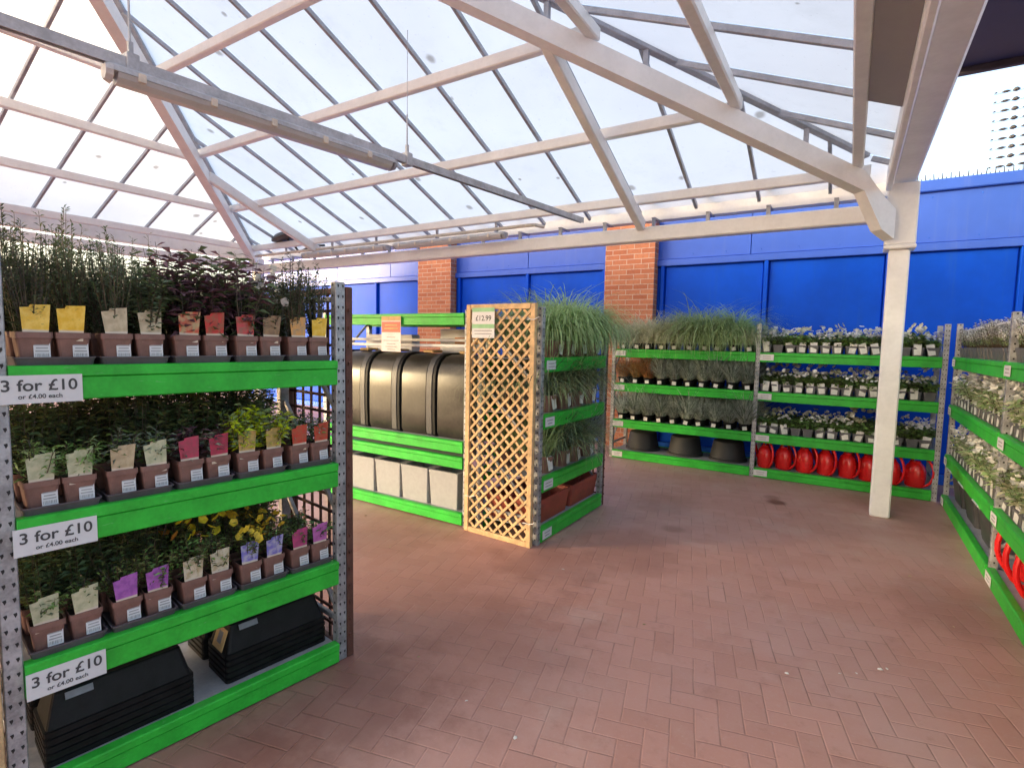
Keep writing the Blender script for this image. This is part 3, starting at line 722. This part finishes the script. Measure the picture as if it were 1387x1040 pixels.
def tag_mesh(col):
    b = MB(); w, h = .038, .120
    pts = [(-w * .8, 0), (w * .8, 0), (w, h), (-w * .35, h * .97), (-w * .42, h * .90), (-w, h * .88)]
    b.prism(pts, 'y', -.0008, .0008); return b.mesh('picture_tag', TAG[col])
TAGS = {c: tag_mesh(c) for c in TAG}
b = MB(); b.box(-.021, .021, -.0008, .0008, -.027, .027); 
for q, (z, w_) in enumerate(((.016, .036), (.006, .030), (-.004, .034))): b.box(-w_ / 2, w_ / 2, -.0013, -.0009, z - .0022, z + .0022, 1)
for q in range(9): b.box(-.018 + q * .004, -.0165 + q * .004 + (q % 3) * .0006, -.0013, -.0009, -.022, -.011, 1)
STICK = b.mesh('price_sticker', [M['card'], M['inkpale']])
b = MB(); b.rect_loft([(.098, .15, 0), (.104, .158, .028), (.107, .162, .029), (.107, .162, .033), (.102, .155, .033), (.097, .148, .012)], rad=.012); TRAY = b.mesh('plant_tray', M['traym'])

def potted(Mx, ang, u, v, z, kind, label, group, potm, ph, cat='pot plant', tag=None, sc=1.0, rng=R0, sticker=False, white_tag=False, rot=None, name='potted_plant', hscale=1.0, tilt=.0):
    t = thing(name, label, cat, wloc(Mx, u, v, z), ang + rng.uniform(-.06, .06), group)
    link('pot', potm, t)
    f = link('foliage', rng.choice(FOL[kind]), t, (0, 0, ph * .86), rng.uniform(0, 6.28), (sc, sc, sc * hscale))
    if tag:
        o = link('picture_tag', TAGS[tag], t, (rng.uniform(-.006, .006), -.0425, ph * .72)); o.rotation_euler = (rng.uniform(-.12, .06), rng.uniform(-.05, .05), rng.uniform(-.05, .05))
    if sticker:
        o = link('price_sticker', STICK, t, (.018, -.0432, ph * .42)); o.rotation_euler = (-.11, 0, 0)
    if white_tag:
        o = link('care_label', WLOW if potm is POTK else WTAG, t, (rng.uniform(-.012, .012), -.054 if potm is POTG else -.080, ph * .2)); o.rotation_euler = (rng.uniform(-.1, .05), rng.uniform(-.25, .25), rng.uniform(-.1, .1))
    return t
b = MB(); b.prism([(-.030, 0), (.030, 0), (.036, .115), (-.036, .115)], 'y', -.0008, .0008); WTAG = b.mesh('care_label', M['greywhite']); b = MB(); b.prism([(-.026, 0), (.026, 0), (.026, .045), (-.026, .045)], 'y', -.0008, .0008); WLOW = b.mesh('care_label', M['greywhite'])

near = [
 ('top', 1.49, ['upright', 'upright', 'upright', 'bushy', 'photinia', 'photinia', 'photinia', 'whitedots', 'upright', 'upright'],
  ['yellow', 'yellow', 'beige', 'beige', 'floral', 'red', 'red', 'brown', 'amber', 'yellow']),
 ('middle', 1.00, ['fern', 'fern', 'greyleaf', 'greyleaf', 'purpleleaf', 'purpleleaf', 'lime', 'lime', 'greyleaf', 'greyleaf'],
  ['cream', 'cream', 'beige', 'cream', 'crimson', 'crimson', 'gold', 'gold', 'scarlet', 'scarlet']),
 ('lower', .515, ['low', 'low', 'olive', 'olive', 'olive', 'olive', 'yellowflower', 'yellowflower', 'low', 'low'],
  ['cream', 'cream', 'purple', 'purple', 'tan', 'tan', 'violet', 'violet', 'magenta', 'pink']),
]
desc = {'upright': 'dark upright shrub', 'bushy': 'dark bushy shrub', 'photinia': 'purple leaved shrub', 'whitedots': 'dark shrub with pale dots', 'fern': 'feathery green plant', 'greyleaf': 'grey green plant',
        'purpleleaf': 'purple leaved plant', 'lime': 'bright lime plant', 'low': 'low green plant', 'olive': 'olive green plant', 'yellowflower': 'yellow flowered plant'}
rn = random.Random(11)
for sn, top, kinds, tags in near:
    z = top - .006
    for k in range(5):
        u = .06 + (k + .5) * 1.12 / 5
        for row in range(3 if sn == 'top' else 2):
            v = .165 + row * .0 if row == 0 else None
        tr = thing('plant_tray', f'dark tray holding {ORD[k]} pair of pots from price card end, near rack {sn} shelf', 'tray', wloc(NR, u, .165, z), ANG, 'plant trays on the near rack', TRAY)
        for s_ in (0, 1):
            i = 2 * k + s_
            tall = kinds[i]
            hs = 1.0
            potted(NR, ANG, u - .051 + .102 * s_, .072, z + .0135, tall, f'{desc[tall]}, {tags[i]} tag, {ORD[i]} from price card end, near rack {sn} shelf', 'tagged plants on the near rack', POT, .10,
                   tag=tags[i], sc=rn.uniform(.92, 1.08), rng=rn, sticker=True)
        back = {'top': ['upright', 'wispy', 'upright', 'bushy', 'photinia', 'photinia', 'photinia', 'bushy', 'whitedots', 'upright'], 'middle': ['tallback'] * 5 + ['tallback', 'bushy', 'tallback', 'greyleaf', 'greyleaf'],
                'lower': ['tallback', 'tallback', 'tallback', 'tallback', 'orangeflower', 'yellowflower', 'yellowflower', 'tallback', 'low', 'low']}[sn]
        for s_ in (0, 1):
            i = 2 * k + s_
            potted(NR, ANG, u - .054 + .108 * s_, .235, z + .0135, back[i], f'untagged pot plant in second row behind the tagged pots, near rack {sn} shelf', f'second row plants on the near rack {sn} shelf', POT, .10, sc=rn.uniform(.95, 1.1), rng=rn)
            if sn == 'top' or i < 8:
                kd = 'wispy' if sn == 'top' and i < 5 else ('bushy' if sn == 'top' else 'tallback')
                potted(NR, ANG, u - .054 + .108 * s_, .42 + .03 * (i % 2), z + .0, kd, f'shaded pot plant at the back of the near rack {sn} shelf', f'back row plants on the near rack {sn} shelf', POT, .10, sc=rn.uniform(.95, 1.1) * (1.0 if sn == 'top' else .95), rng=rn)
            if i < 9:
                potted(NR, ANG, u - .02 + .1 * s_, .535, z + .0, 'bushy' if sn == 'top' else 'tallback', f'shaded pot plant in the last row of the near rack {sn} shelf', f'last row plants on the near rack {sn} shelf', POT, .10, sc=rn.uniform(1.0, 1.2), rng=rn)

# stacks of upturned black troughs on the near rack's bottom shelf
def upturned_trough(top):
    b = MB(); hx, hy = .235, .105
    secs = [(hx, hy, 0), (hx, hy, .016), (hx - .008, hy - .008, .018)]
    secs += [(hx - .035, hy - .04, .125), (hx - .04, hy - .045, .13)] if top else [(hx - .014, hy - .014, .05)]
    b.rect_loft(secs, rad=.014)
    return b
TT = upturned_trough(True).mesh('black_trough', M['black']); TL = upturned_trough(False).mesh('black_trough', M['black'])
b = MB(); b.box(-.04, .04, -.001, .001, -.012, .012); GL = b.mesh('paper_label', M['greycard'])
b = MB(); b.box(-.0012, .0012, -.05, .05, -.045, .045); b.box(-.002, -.0013, -.02, .02, -.02, .03, 1); KL = b.mesh('cardboard_label', [M['kraft'], M['olive'] if 'olive' in M else M['greycard']])
def stack(u, v, n, where):
    for k in range(n):
        last = k == n - 1
        w = 'topmost' if last else (f'{ORD[n - 1 - k]} from top' if k else 'lowest')
        o = thing('black_trough', f'upturned black trough, {w}, in the stack {where}', 'trough', wloc(NR, u, v, .097 + k * .027), ANG, 'stacked black troughs', TT if last else TL)
        if last:
            link('paper_label', GL, o, (-.13, -.082, .115)).rotation_euler = (-.5, 0, 0)
            if 'tag' not in where and u > .6:
                q = link('cardboard_label', KL, o, (-.222, -.01, .062)); q.rotation_euler = (0, .32, 0)
stack(.33, .15, 5, 'near the trellis end'); stack(.33, .42, 5, 'at back, trellis end'); stack(.93, .17, 5, 'with a cardboard label'); stack(.93, .43, 4, 'at back, brown grid end')

# ------------------------------------------------------------------ trellis panels
def lattice(label, Mx, ang, w, h, pitch, frame, mat, u, v, rz, diag=True, z0=0.0, name='trellis_panel', lw=.02):
    """panel in its own xz plane, x from 0 to w"""
    t = thing(name, label, 'trellis', wloc(Mx, u, v, z0), ang + rz, 'trellis panels')
    for x0, x1, a, b_ in ((0, frame, 0, h), (w - frame, w, 0, h)):
        m = MB(); m.cbox(x0, x1, -.018, .018, a, b_, .003); part('frame_stile', m, mat, t)
    for a, b_ in ((0, frame), (h - frame, h)):
        m = MB(); m.cbox(frame + .001, w - frame - .001, -.018, .018, a, b_, .003); part('frame_rail', m, mat, t)
    m1, m2 = MB(), MB(); ix0, ix1, iz0, iz1 = frame, w - frame, frame, h - frame
    if diag:
        for sg, mb, y in ((1, m1, -.0045), (-1, m2, .0045)):
            c = -3.0
            while c < 4:
                pts = []
                # line z = sg*x + c clipped to the opening
                for x in (ix0, ix1):
                    z = sg * x + c
                    if iz0 <= z <= iz1: pts.append((x, z))
                for z in (iz0, iz1):
                    x = (z - c) / sg
                    if ix0 < x < ix1: pts.append((x, z))
                if len(pts) >= 2:
                    p, q = pts[0], pts[1]
                    if (p[0] - q[0]) ** 2 + (p[1] - q[1]) ** 2 > .0009: mb.beam((p[0], y, p[1]), (q[0], y, q[1]), .008, lw, up=(0, 1e-3, 1))
                c += pitch
    else:
        x = ix0 + pitch
        while x < ix1 - .02: m1.box(x - lw / 2, x + lw / 2, -.0095, -.0005, iz0, iz1); x += pitch
        z = iz0 + pitch
        while z < iz1 - .02: m2.box(-.012, w + .012, .0005, .0095, z - lw / 2, z + lw / 2); z += pitch
    part('lath_layer', m1, mat, t); part('lath_layer', m2, mat, t)
    return t
I4 = Matrix.Identity(4)
tp = lattice('tall pale wooden diamond trellis panel with two price signs', I4, 0, .665, 1.885, .098, .042, M['wood'], -2.672, 3.548, math.atan2(-.03, .66), lw=.021)
lattice('pale wooden trellis panel on the price card end of the near rack', NR, ANG, .62, 1.86, .098, .045, M['wood'], -.024, -.01, pi / 2, lw=.021)
lattice('dark brown square grid trellis on the aisle end of the near rack', NR, ANG, .60, 1.84, .085, .03, M['brownwood'], 1.262, .0, pi / 2, diag=False, lw=.014)
lattice('dark brown square grid trellis on the far end of the grass rack', SR, pi / 2, .60, 1.75, .085, .03, M['brownwood'], 1.312, .0, pi / 2, diag=False, lw=.014)

def ties(root, pts):
    for x, z in pts:
        b = MB(); b.tube([(x - .03, -.022, z), (x, -.024, z + .004), (x + .03, -.022, z), (x + .085, -.03, z + .022)], .0035, 5); part('cable_tie', b, M['greywhite'], root)
ties(tp, [(.625, .19), (.625, 1.76), (.04, .3)])

def trellis_signs():
    for lab, zc, h, txt in (('white card priced £12.99 at the top of the pale trellis', 1.79, .125, True), ('white information card just below the £12.99 card on the trellis', 1.67, .105, False)):
        t = thing('price_sign', lab, 'sign', (-2.60, 3.513, zc), math.atan2(-.03, .66), 'signs on the pale trellis')
        m = MB(); m.box(0, .225, -.002, 0, -h / 2, h / 2); m.box(.0, .225, -.003, -.0021, h / 2 - .028, h / 2 + .004, 1)
        if txt: text_into(m, '£12.99', .058, (.115, -.0031, -.018), mi=2)
        else:
            for z, w in ((.005, .18), (-.02, .17)): m.box(.1125 - w / 2, .1125 + w / 2, -.0031, -.0021, z - .004, z + .004, 3)
        part('card', m, [M['card'], M['signgreen'], M['ink'], M['inkpale']], t)
    t = thing('hanging_sign', 'pale hanging sign with red header in front of the composters', 'sign', (-3.665, 3.555, 0))
    m = MB(); m.box(0, .24, -.002, 0, 1.48, 1.80); m.box(.004, .236, -.003, -.0021, 1.655, 1.75, 1)
    for z, w in ((1.61, .1), (1.58, .19), (1.55, .11), (1.525, .14), (1.50, .1)): m.box(.12 - w / 2, .12 + w / 2, -.003, -.0021, z - .004, z + .004, 2)
    for z, w in ((1.72, .15), (1.69, .17)): m.box(.12 - w / 2, .12 + w / 2, -.0041, -.0031, z - .008, z + .006, 3)
    m.box(.0, .24, -.003, -.0021, 1.76, 1.80, 3)
    part('card', m, [M['signpink'], M['signred'], M['inkpale'], M['kraft']], t)
trellis_signs()

# ------------------------------------------------------------------ composters and planters
def composter_mesh(w):
    """barrel-fronted bin: profile in yz swept along x with swelling rims"""
    prof = [(.02, .0), (.0, .03), (-.006, .20), (-.006, .40), (-.001, .54), (.018, .615), (.055, .675), (.115, .718), (.20, .735), (.40, .735), (.50, .70), (.52, .6), (.52, 0)]
    def ring(x, o):
        c = Vector((.25, .34)); out = []
        for y, z in prof:
            d = Vector((y, z)) - c; d = d * (1 + o / max(d.length, .01)); out.append((x, d.x + c.x, max(0, d.y + c.y)))
        return out
    body, rim, band = MB(), MB(), MB()
    body.loft([ring(.035, -.02), ring(.05, -.004), ring(w * .5, -.001), ring(w - .085, -.004), ring(w - .07, -.02)])
    rim.loft([ring(.0, 0), ring(.004, .012), ring(.030, .012), ring(.036, 0)])
    band.loft([ring(w - .071, .0), ring(w - .066, .010), ring(w - .006, .010), ring(w, .0)])
    return body, rim, band
xs = [(-4.43, .44), (-3.985, .42), (-3.56, .425), (-3.13, .43)]
wh = ['fourth from trellis', 'third from trellis', 'second from trellis', 'closest to trellis']
for (x, w), q in zip(xs, wh):
    t = thing('composter', f'black barrel fronted composter bin on the green rack, {q}', 'composter', (x, 3.66, .73), 0, 'black composters')
    bo, ri, ba = composter_mesh(w)
    part('body', bo, M['blackgloss'], t, True); part('rim', ri, M['black'], t, True); part('side_band', ba, M['charcoal'], t, True)
    m = MB(); m.cbox(w * .3, w * .6, .2, .34, .742, .768, .006); part('lid_catch', m, M['kraft'], t)
b = MB(); b.rect_loft([(.150, .150, 0), (.163, .163, .30), (.166, .166, .302), (.166, .166, .325), (.140, .140, .325), (.130, .130, .05)], rad=.008)
GP = b.mesh('square_planter', M['greyblock'])
for k, x in enumerate((-4.36, -4.02, -3.675, -3.335, -2.99)):
    thing('square_planter', f'pale grey square planter under the composters, {ORD[4 - k]} from the trellis', 'planter', (x, 3.80, .108), 0, 'pale grey planters', GP)
for x0, x1, z0, z1, y, lab in ((-3.38, -2.78, 1.56, 1.70, 4.05, 'long white carton with orange band lying on the composters'), (-4.4, -3.75, 1.52, 1.64, 4.05, 'plain white carton lying behind the hanging sign')):
    t = thing('white_carton', lab, 'carton', (x0, y, 1.47), 0, 'white cartons'); m = MB(); m.cbox(0, x1 - x0, 0, .12, 0, z1 - 1.47, .004); part('box', m, M['card'], t)
    if 'orange' in lab: m = MB(); m.box(.18, .52, -.002, -.0005, .09, .15); part('printed_band', m, M['orange'], t)
for z, y, lab in ((1.585, 3.9, 'upper pale metal rail across the composter rack'), (1.535, 3.75, 'lower pale metal rail across the composter rack')):
    m = MB(); m.tube([(-4.47, y, z), (-2.74, y, z + .01)], .014, 8); thing('metal_rail', lab, 'rail', (0, 0, 0), 0, 'pale metal rails', m.mesh('metal_rail', M['white'], True))

# ------------------------------------------------------------------ grass rack (side of trellis)
rg = random.Random(21)
for sn, z, kinds, sc in (('top', 1.475, ['fountain', 'fountain', 'fountain', 'fountain'], 1.12), ('second', 1.03, ['fountaindark', 'bronzegrass', 'fountaindark', 'bronzegrass'], 1.15), ('third', .53, ['reed', 'fountaindark', 'bronzegrass', 'festuca'], 1.25)):
    n = len(kinds)
    for row, v in enumerate((.11, .31, .50)):
        for k, kd in enumerate(kinds):
            u = (.25 if sn == 'top' else .15) + (k + .5) * (.98 if sn == 'top' else 1.08) / n + rg.uniform(-.02, .02) * (row == 0)
            d = {'fountain': 'large arching green grass', 'fountaindark': 'dark arching grass', 'bronzegrass': 'bronze tinted grass', 'reed': 'upright pale green reed', 'festuca': 'blue grey tufted grass'}[kd]
            lab = f'{d}, {ORD[k]} from the trellis, grass rack {sn} shelf' if row == 0 else f'grass in the {[0, "middle", "rear"][row]} row, {ORD[k]} from the trellis, grass rack {sn} shelf'
            potted(SR, pi / 2, u, v, z - .006, kd, lab, 'grasses on the grass rack', POTR, .14, cat='grass', sc=sc * rg.uniform(.9, 1.1) * (.8 if sn == 'top' and k == 0 else 1), rng=rg, white_tag=row == 0, name='grass_pot')
def trough_mesh(l, w, h):
    b = MB(); b.rect_loft([(l / 2 * .9, w / 2 * .78, 0), (l / 2 * .97, w / 2 * .95, h * .82), (l / 2, w / 2, h * .83), (l / 2, w / 2, h), (l / 2 - .015, w / 2 - .015, h), (l / 2 - .05, w / 2 - .05, .03)], rad=.02)
    return b.mesh('terracotta_trough', M['terra'], False)
TRM = trough_mesh(.60, .24, .20)
for u, v, z, lab in ((.36, .16, .124, 'long terracotta trough at the trellis end of the grass rack bottom'), (.98, .16, .124, 'long terracotta trough beside the brown grid, grass rack bottom'),
                     (.36, .44, .124, 'rear terracotta trough at the trellis end, grass rack bottom'), (.98, .44, .124, 'lower rear terracotta trough beside the brown grid'), (.98, .30, .265, 'topmost terracotta trough in the pile by the brown grid')):
    thing('terracotta_trough', lab, 'trough', wloc(SR, u, v, z), pi / 2, 'terracotta troughs', TRM)

# ------------------------------------------------------------------ far rack
rf = random.Random(31)
def shelf_plants(Mx, ang, u0, u1, v, z, kinds, labelf, group, potm, ph, cat, sc=1, white=False, hs=1.0, name='bedding_plant'):
    n = len(kinds)
    for k, kd in enumerate(kinds):
        nm = {'heather': 'heather_plant', 'cyclamen': 'cyclamen_plant'}.get(kd, name)
        u = u0 + (k + .5) * (u1 - u0) / n + rf.uniform(-.01, .01)
        potted(Mx, ang, u, v, z, kd, labelf(k, kd), group, potm, ph, cat=cat, sc=sc * rf.uniform(.78, 1.16), rng=rf, white_tag=white if white != 'some' else rf.random() < .8, name=nm, hscale=hs)
gd = {'palegrass': 'pale cream grass', 'greengrass': 'lush green grass', 'festuca': 'blue grey grass', 'orangegrass': 'orange tinted grass'}
top = ['palegrass'] * 4 + ['palegrass'] + ['greengrass'] * 4 + ['palegrass']
lf = lambda sh: (lambda k, kd: f'{gd[kd]}, {ORD[k]} from price label end, wall rack {sh} shelf')
bk = lambda sh: (lambda k, kd: f'grass in the back row behind others, wall rack {sh} shelf')
for sh, z, kinds, sc in (('top', 1.514, top, 1.22), ('second', 1.044, ['orangegrass'] * 3 + ['festuca'] * 7, 1.18), ('third', .539, ['festuca'] * 10, 1.18)):
    shelf_plants(FR, 0, .06, 1.83, .095, z, kinds, lf(sh), f'grasses on the wall rack', POTK, .09, 'grass', sc, True, name='grass_pot')
    shelf_plants(FR, 0, .10, 1.82, .36, z, kinds[1:], bk(sh), f'back row grasses on the wall rack {sh} shelf', POTK, .09, 'grass', sc, False, name='grass_pot')
    if sh != 'top': shelf_plants(FR, 0, .06, 1.82, .26, z, kinds, lambda k, kd: f'grass in the middle row behind others, wall rack {sh} shelf', f'middle row grasses on the wall rack {sh} shelf', POTK, .09, 'grass', sc * 1.05, False, name='grass_pot')
# upturned black tubs
b = MB(); b.lathe([(.255, 0), (.262, .0), (.262, .03), (.245, .035), (.205, .26), (.195, .275), (.10, .278)], 32); TUB = b.mesh('black_tub', M['tubblack'], True)
for u, lab in ((.38, 'upturned round black tub by the price label, wall rack floor'), (.97, 'upturned round black tub in the middle of the wall rack floor'), (1.52, 'upturned round black tub beside the red watering cans')):
    thing('black_tub', lab, 'tub', wloc(FR, u, .32, .11), 0, 'upturned black tubs', TUB, .9)
# white bedding plants in the second bay
def lb(sh): return lambda k, kd: f'white flowered bedding plant, {ORD[k]} from price label, bedding bay {sh} shelf'
for sh, z in (('top', 1.514), ('second', 1.044), ('third', .539)):
    rf2 = random.Random(len(sh)); ks = [rf2.choice(['primula', 'primula', 'primulayellow', 'bareleaf'] if sh == 'third' else ['primula', 'primula', 'primula', 'primulayellow']) for _ in range(14)]
    shelf_plants(FR, 0, 1.89, 3.59, .075, z, ks, lb(sh), 'white bedding plants on the wall rack', POTG, .10, 'bedding plant', 1.45, 'some')
    shelf_plants(FR, 0, 1.89, 3.59, .20, z, ks, lambda k, kd: f'bedding plant in the second row, bedding bay {sh} shelf', f'second row bedding on the {sh} shelf', POTG, .10, 'bedding plant', 1.6)
    shelf_plants(FR, 0, 1.89, 3.59, .40, z, ks, lambda k, kd: f'bedding plant at the back, bedding bay {sh} shelf', f'back row bedding on the {sh} shelf', POTG, .10, 'bedding plant', 1.9)
def watering_can_meshes():
    body = MB(); body.lathe([(.085, 0), (.098, .008), (.108, .06), (.112, .12), (.108, .17), (.09, .215), (.062, .24), (.05, .25), (.052, .262), (.044, .262), (.04, .245)], 28, .92, .66)
    h = MB(); pts = []
    for k in range(17):
        a = radians(175 - k * 15.5); pts.append((.055 + .125 * cos(a), 0, .165 + .150 * sin(a)))
    h.tube(pts, [.012] * 17, 9)
    sp = MB(); sp.tube([(-.09, 0, .05), (-.15, 0, .10), (-.22, 0, .20), (-.27, 0, .29)], [.024, .019, .015, .013], 10)
    ro = MB(); ro.lathe([(.012, 0), (.022, .02), (.042, .04), (.042, .046), (.01, .05)], 16, T=Matrix.Translation((-.27, 0, .285)) @ Matrix.Rotation(radians(-52), 4, 'Y'))
    return body.mesh('body', M['red'], True), h.mesh('handle', M['red'], True), sp.mesh('spout', M['red'], True), ro.mesh('rose', M['red'], True)
WC = watering_can_meshes()
def can(loc, rz, label, sc=1.0):
    t = thing('watering_can', label, 'watering can', loc, rz, 'red watering cans', scale=sc)
    for n, m in zip(('body', 'handle', 'spout', 'rose'), WC): link(n, m, t)
for k in range(8):
    can(wloc(FR, 1.985 + k * .213 + rf.uniform(-.012, .012), .15 + rf.uniform(-.02, .02), .111), radians(-50) + rf.uniform(-.22, .22), f'red watering can, {ORD[k]} from the price label, wall rack floor', 1.08 + rf.uniform(-.05, .03))
for k in range(6):
    can(wloc(RR, 2.36 + k * .25, .23, .106), pi + radians(12) + rf.uniform(-.06, .06), f'red watering can, {ORD[k]} from the black bins, aisle rack floor', 1.35)
# aisle rack plants
for sh, z, kd, n in (('top', 1.519, 'heather', 16), ('second', 1.034, 'cyclamen', 13), ('third', .524, 'cyclamen', 13)):
    d = 'white heather' if kd == 'heather' else 'white cyclamen'
    for (u0, u1, bay, kk) in ((.06, 2.17, 'corner bay', n), (2.24, 4.1, 'near bay', n - 1)):
        shelf_plants(RR, -pi / 2, u0, u1, .08, z, [kd] * kk, lambda k, q: f'{d}, {ORD[k]} from price label, aisle rack {bay}, {sh} shelf', 'white plants on the aisle rack', POTG, .10, d, 1.25 if kd == 'heather' else 1.55, kd != 'heather')
        shelf_plants(RR, -pi / 2, u0, u1, .23, z, [kd] * kk, lambda k, q: f'{d} in second row, aisle rack {bay}, {sh} shelf', f'second row {d} on aisle rack {bay} {sh} shelf', POTG, .10, d, 1.45 if kd == 'heather' else 1.7)
b = MB(); b.rect_loft([(.155, .155, 0), (.19, .19, .29), (.20, .20, .292), (.20, .20, .325), (.175, .175, .325), (.16, .16, .03)], rad=.02); BIN = b.mesh('bin', M['charcoal'])
b = MB(); b.tube([(-.09, -.201, .262), (-.085, -.222, .285), (.085, -.222, .285), (.09, -.201, .262)], .008, 6); BH = b.mesh('handle', M['zinc'])
for k in range(3):
    t = thing('black_bin', f'square black bin with pale handle, {ORD[k]} from the rack corner', 'bin', wloc(RR, .37 + k * .65, .275, .106), -pi / 2, 'square black bins', scale=(1.28, 1.28, 1.02)); link('bin', BIN, t); link('handle', BH, t, (0, 0, .025))
# thin bar joining the tall uprights of the aisle rack
m = MB(); m.tube([(.03, .03, 1.78), (2.2, .03, 1.80)], .008, 6)
thing('top_bar', 'thin pale bar between the uprights above the white heather', 'bar', (.90, 7.03, 0), -pi / 2, None, m.mesh('top_bar', M['white']))
m = MB(); m.lathe([(.002, 0), (.016, .005), (.028, .02), (.03, .032), (.026, .048), (.012, .058), (.002, .06)], 14)
t = thing('globe_flower', 'single white globe flower head standing above the bedding bay', 'flower', wloc(FR, 3.43, .15, 1.6)); q = MB(); q.tube([(0, 0, 0), (.004, 0, .08), (0, 0, .17)], .003, 5); part('stalk', q, L['midgreen'], t); link('flower_head', m.mesh('flower_head', L['white'], True), t, (0, 0, .165))

# ------------------------------------------------------------------ litter on the paving
m = MB(); m.add([(-.02, 0, .003), (-.004, -.011, .008), (.02, .003, .004), (-.002, .010, .010)], [(0, 1, 2), (0, 2, 3)]); DRY = m.mesh('dry_leaf', L['bronze'])
for x, y, q in ((-1.75, 1.95, 1), (-1.2, 2.4, 2), (-2.9, 2.9, 0), (-1.45, 3.9, 2.4), (.45, 4.6, .6), (.6, 3.9, 2), (-.6, 6.75, 1.2), (-1.7, 6.8, .2), (.5, 6.5, 1), (-3.6, 3.3, .9), (-.3, 4.2, 2.2), (-.9, 2.9, .4)):
    thing('dry_leaf', 'small curled brown leaf lying on the brick paving', 'leaf', (x, y, .001), q, 'dry leaves on the paving', DRY, .5 + .4 * (q % 1))
m = MB(); rr = random.Random(3)
m.add([(-.012, -.004, .004), (.002, -.009, .006), (.014, .002, .005), (.004, .010, .009), (-.010, .006, .006)], [(0, 1, 2, 3, 4)]); PET = m.mesh('fallen_petal', L['white'])
for x, y in ((-1.05, 1.75), (-1.0, 1.4), (.05, 3.0), (.22, 3.15), (.25, 3.18), (-.17, 2.85), (.0, 2.05), (-.08, 2.02), (-.15, 1.75), (-1.62, 3.3), (-1.35, 1.82), (-.9, 1.55), (.12, 3.05)):
    thing('fallen_petal', 'tiny white petal fallen on the brick paving', 'petal', (x, y, .001), rr.uniform(0, 6), 'fallen white petals', PET, rr.uniform(.6, 1.1))

# ------------------------------------------------------------------ camera, light, world
F, W0 = 725.5, 1387
yaw, pitch, roll, hcam = -.561225, .080459, -.0199814, 1.6
cy, sy, cp, sp_, cr, sr = cos(yaw), sin(yaw), cos(pitch), sin(pitch), cos(roll), sin(roll)
f = Vector((sy * cp, cy * cp, -sp_)); r = Vector((cy, -sy, 0)); d = f.cross(r)
rt = r * cr + d * sr; dn = -r * sr + d * cr
cam = bpy.data.cameras.new('camera'); co = bpy.data.objects.new('camera', cam); COL.objects.link(co)
cam.sensor_fit = 'HORIZONTAL'; cam.sensor_width = 36; cam.lens = F / W0 * 36; cam.clip_end = 500; cam.clip_start = .02
mw = Matrix.Identity(4)
for i in range(3): mw[i][0] = rt[i]; mw[i][1] = -dn[i]; mw[i][2] = -f[i]; mw[i][3] = (0, 0, hcam)[i]
co.matrix_world = mw; S.camera = co

ELEV, AZ = radians(10), math.atan2(-.74, -.67)
w = bpy.data.worlds.new('World'); S.world = w; w.use_nodes = True
nt = w.node_tree; bg = nt.nodes['Background']; sky = nt.nodes.new('ShaderNodeTexSky'); sky.sky_type = 'NISHITA'; sky.sun_disc = False
sky.sun_elevation = ELEV; sky.sun_rotation = AZ; sky.air_density = .8; sky.dust_density = 5.0; sky.ozone_density = .3
nt.links.new(sky.outputs[0], bg.inputs[0]); bg.inputs[1].default_value = .15
sl = bpy.data.lights.new('sun', 'SUN'); sl.energy = .65; sl.angle = radians(10); sl.color = (1, .84, .56)
so = bpy.data.objects.new('sun', sl); COL.objects.link(so)
sd = Vector((sin(AZ) * cos(ELEV), cos(AZ) * cos(ELEV), sin(ELEV))); so.rotation_euler = sd.to_track_quat('Z', 'Y').to_euler(); so.location = sd * 30
S.view_settings.view_transform = 'Standard'; S.view_settings.look = 'None'; S.view_settings.gamma = 1
S.view_settings.exposure = 2.42
S.render.engine = 'CYCLES'
c = S.cycles; c.use_denoising = True; c.max_bounces = 12; c.diffuse_bounces = 8; c.transparent_max_bounces = 16; c.sample_clamp_indirect = 6
try: c.denoiser = 'OPENIMAGEDENOISE'
except Exception: pass
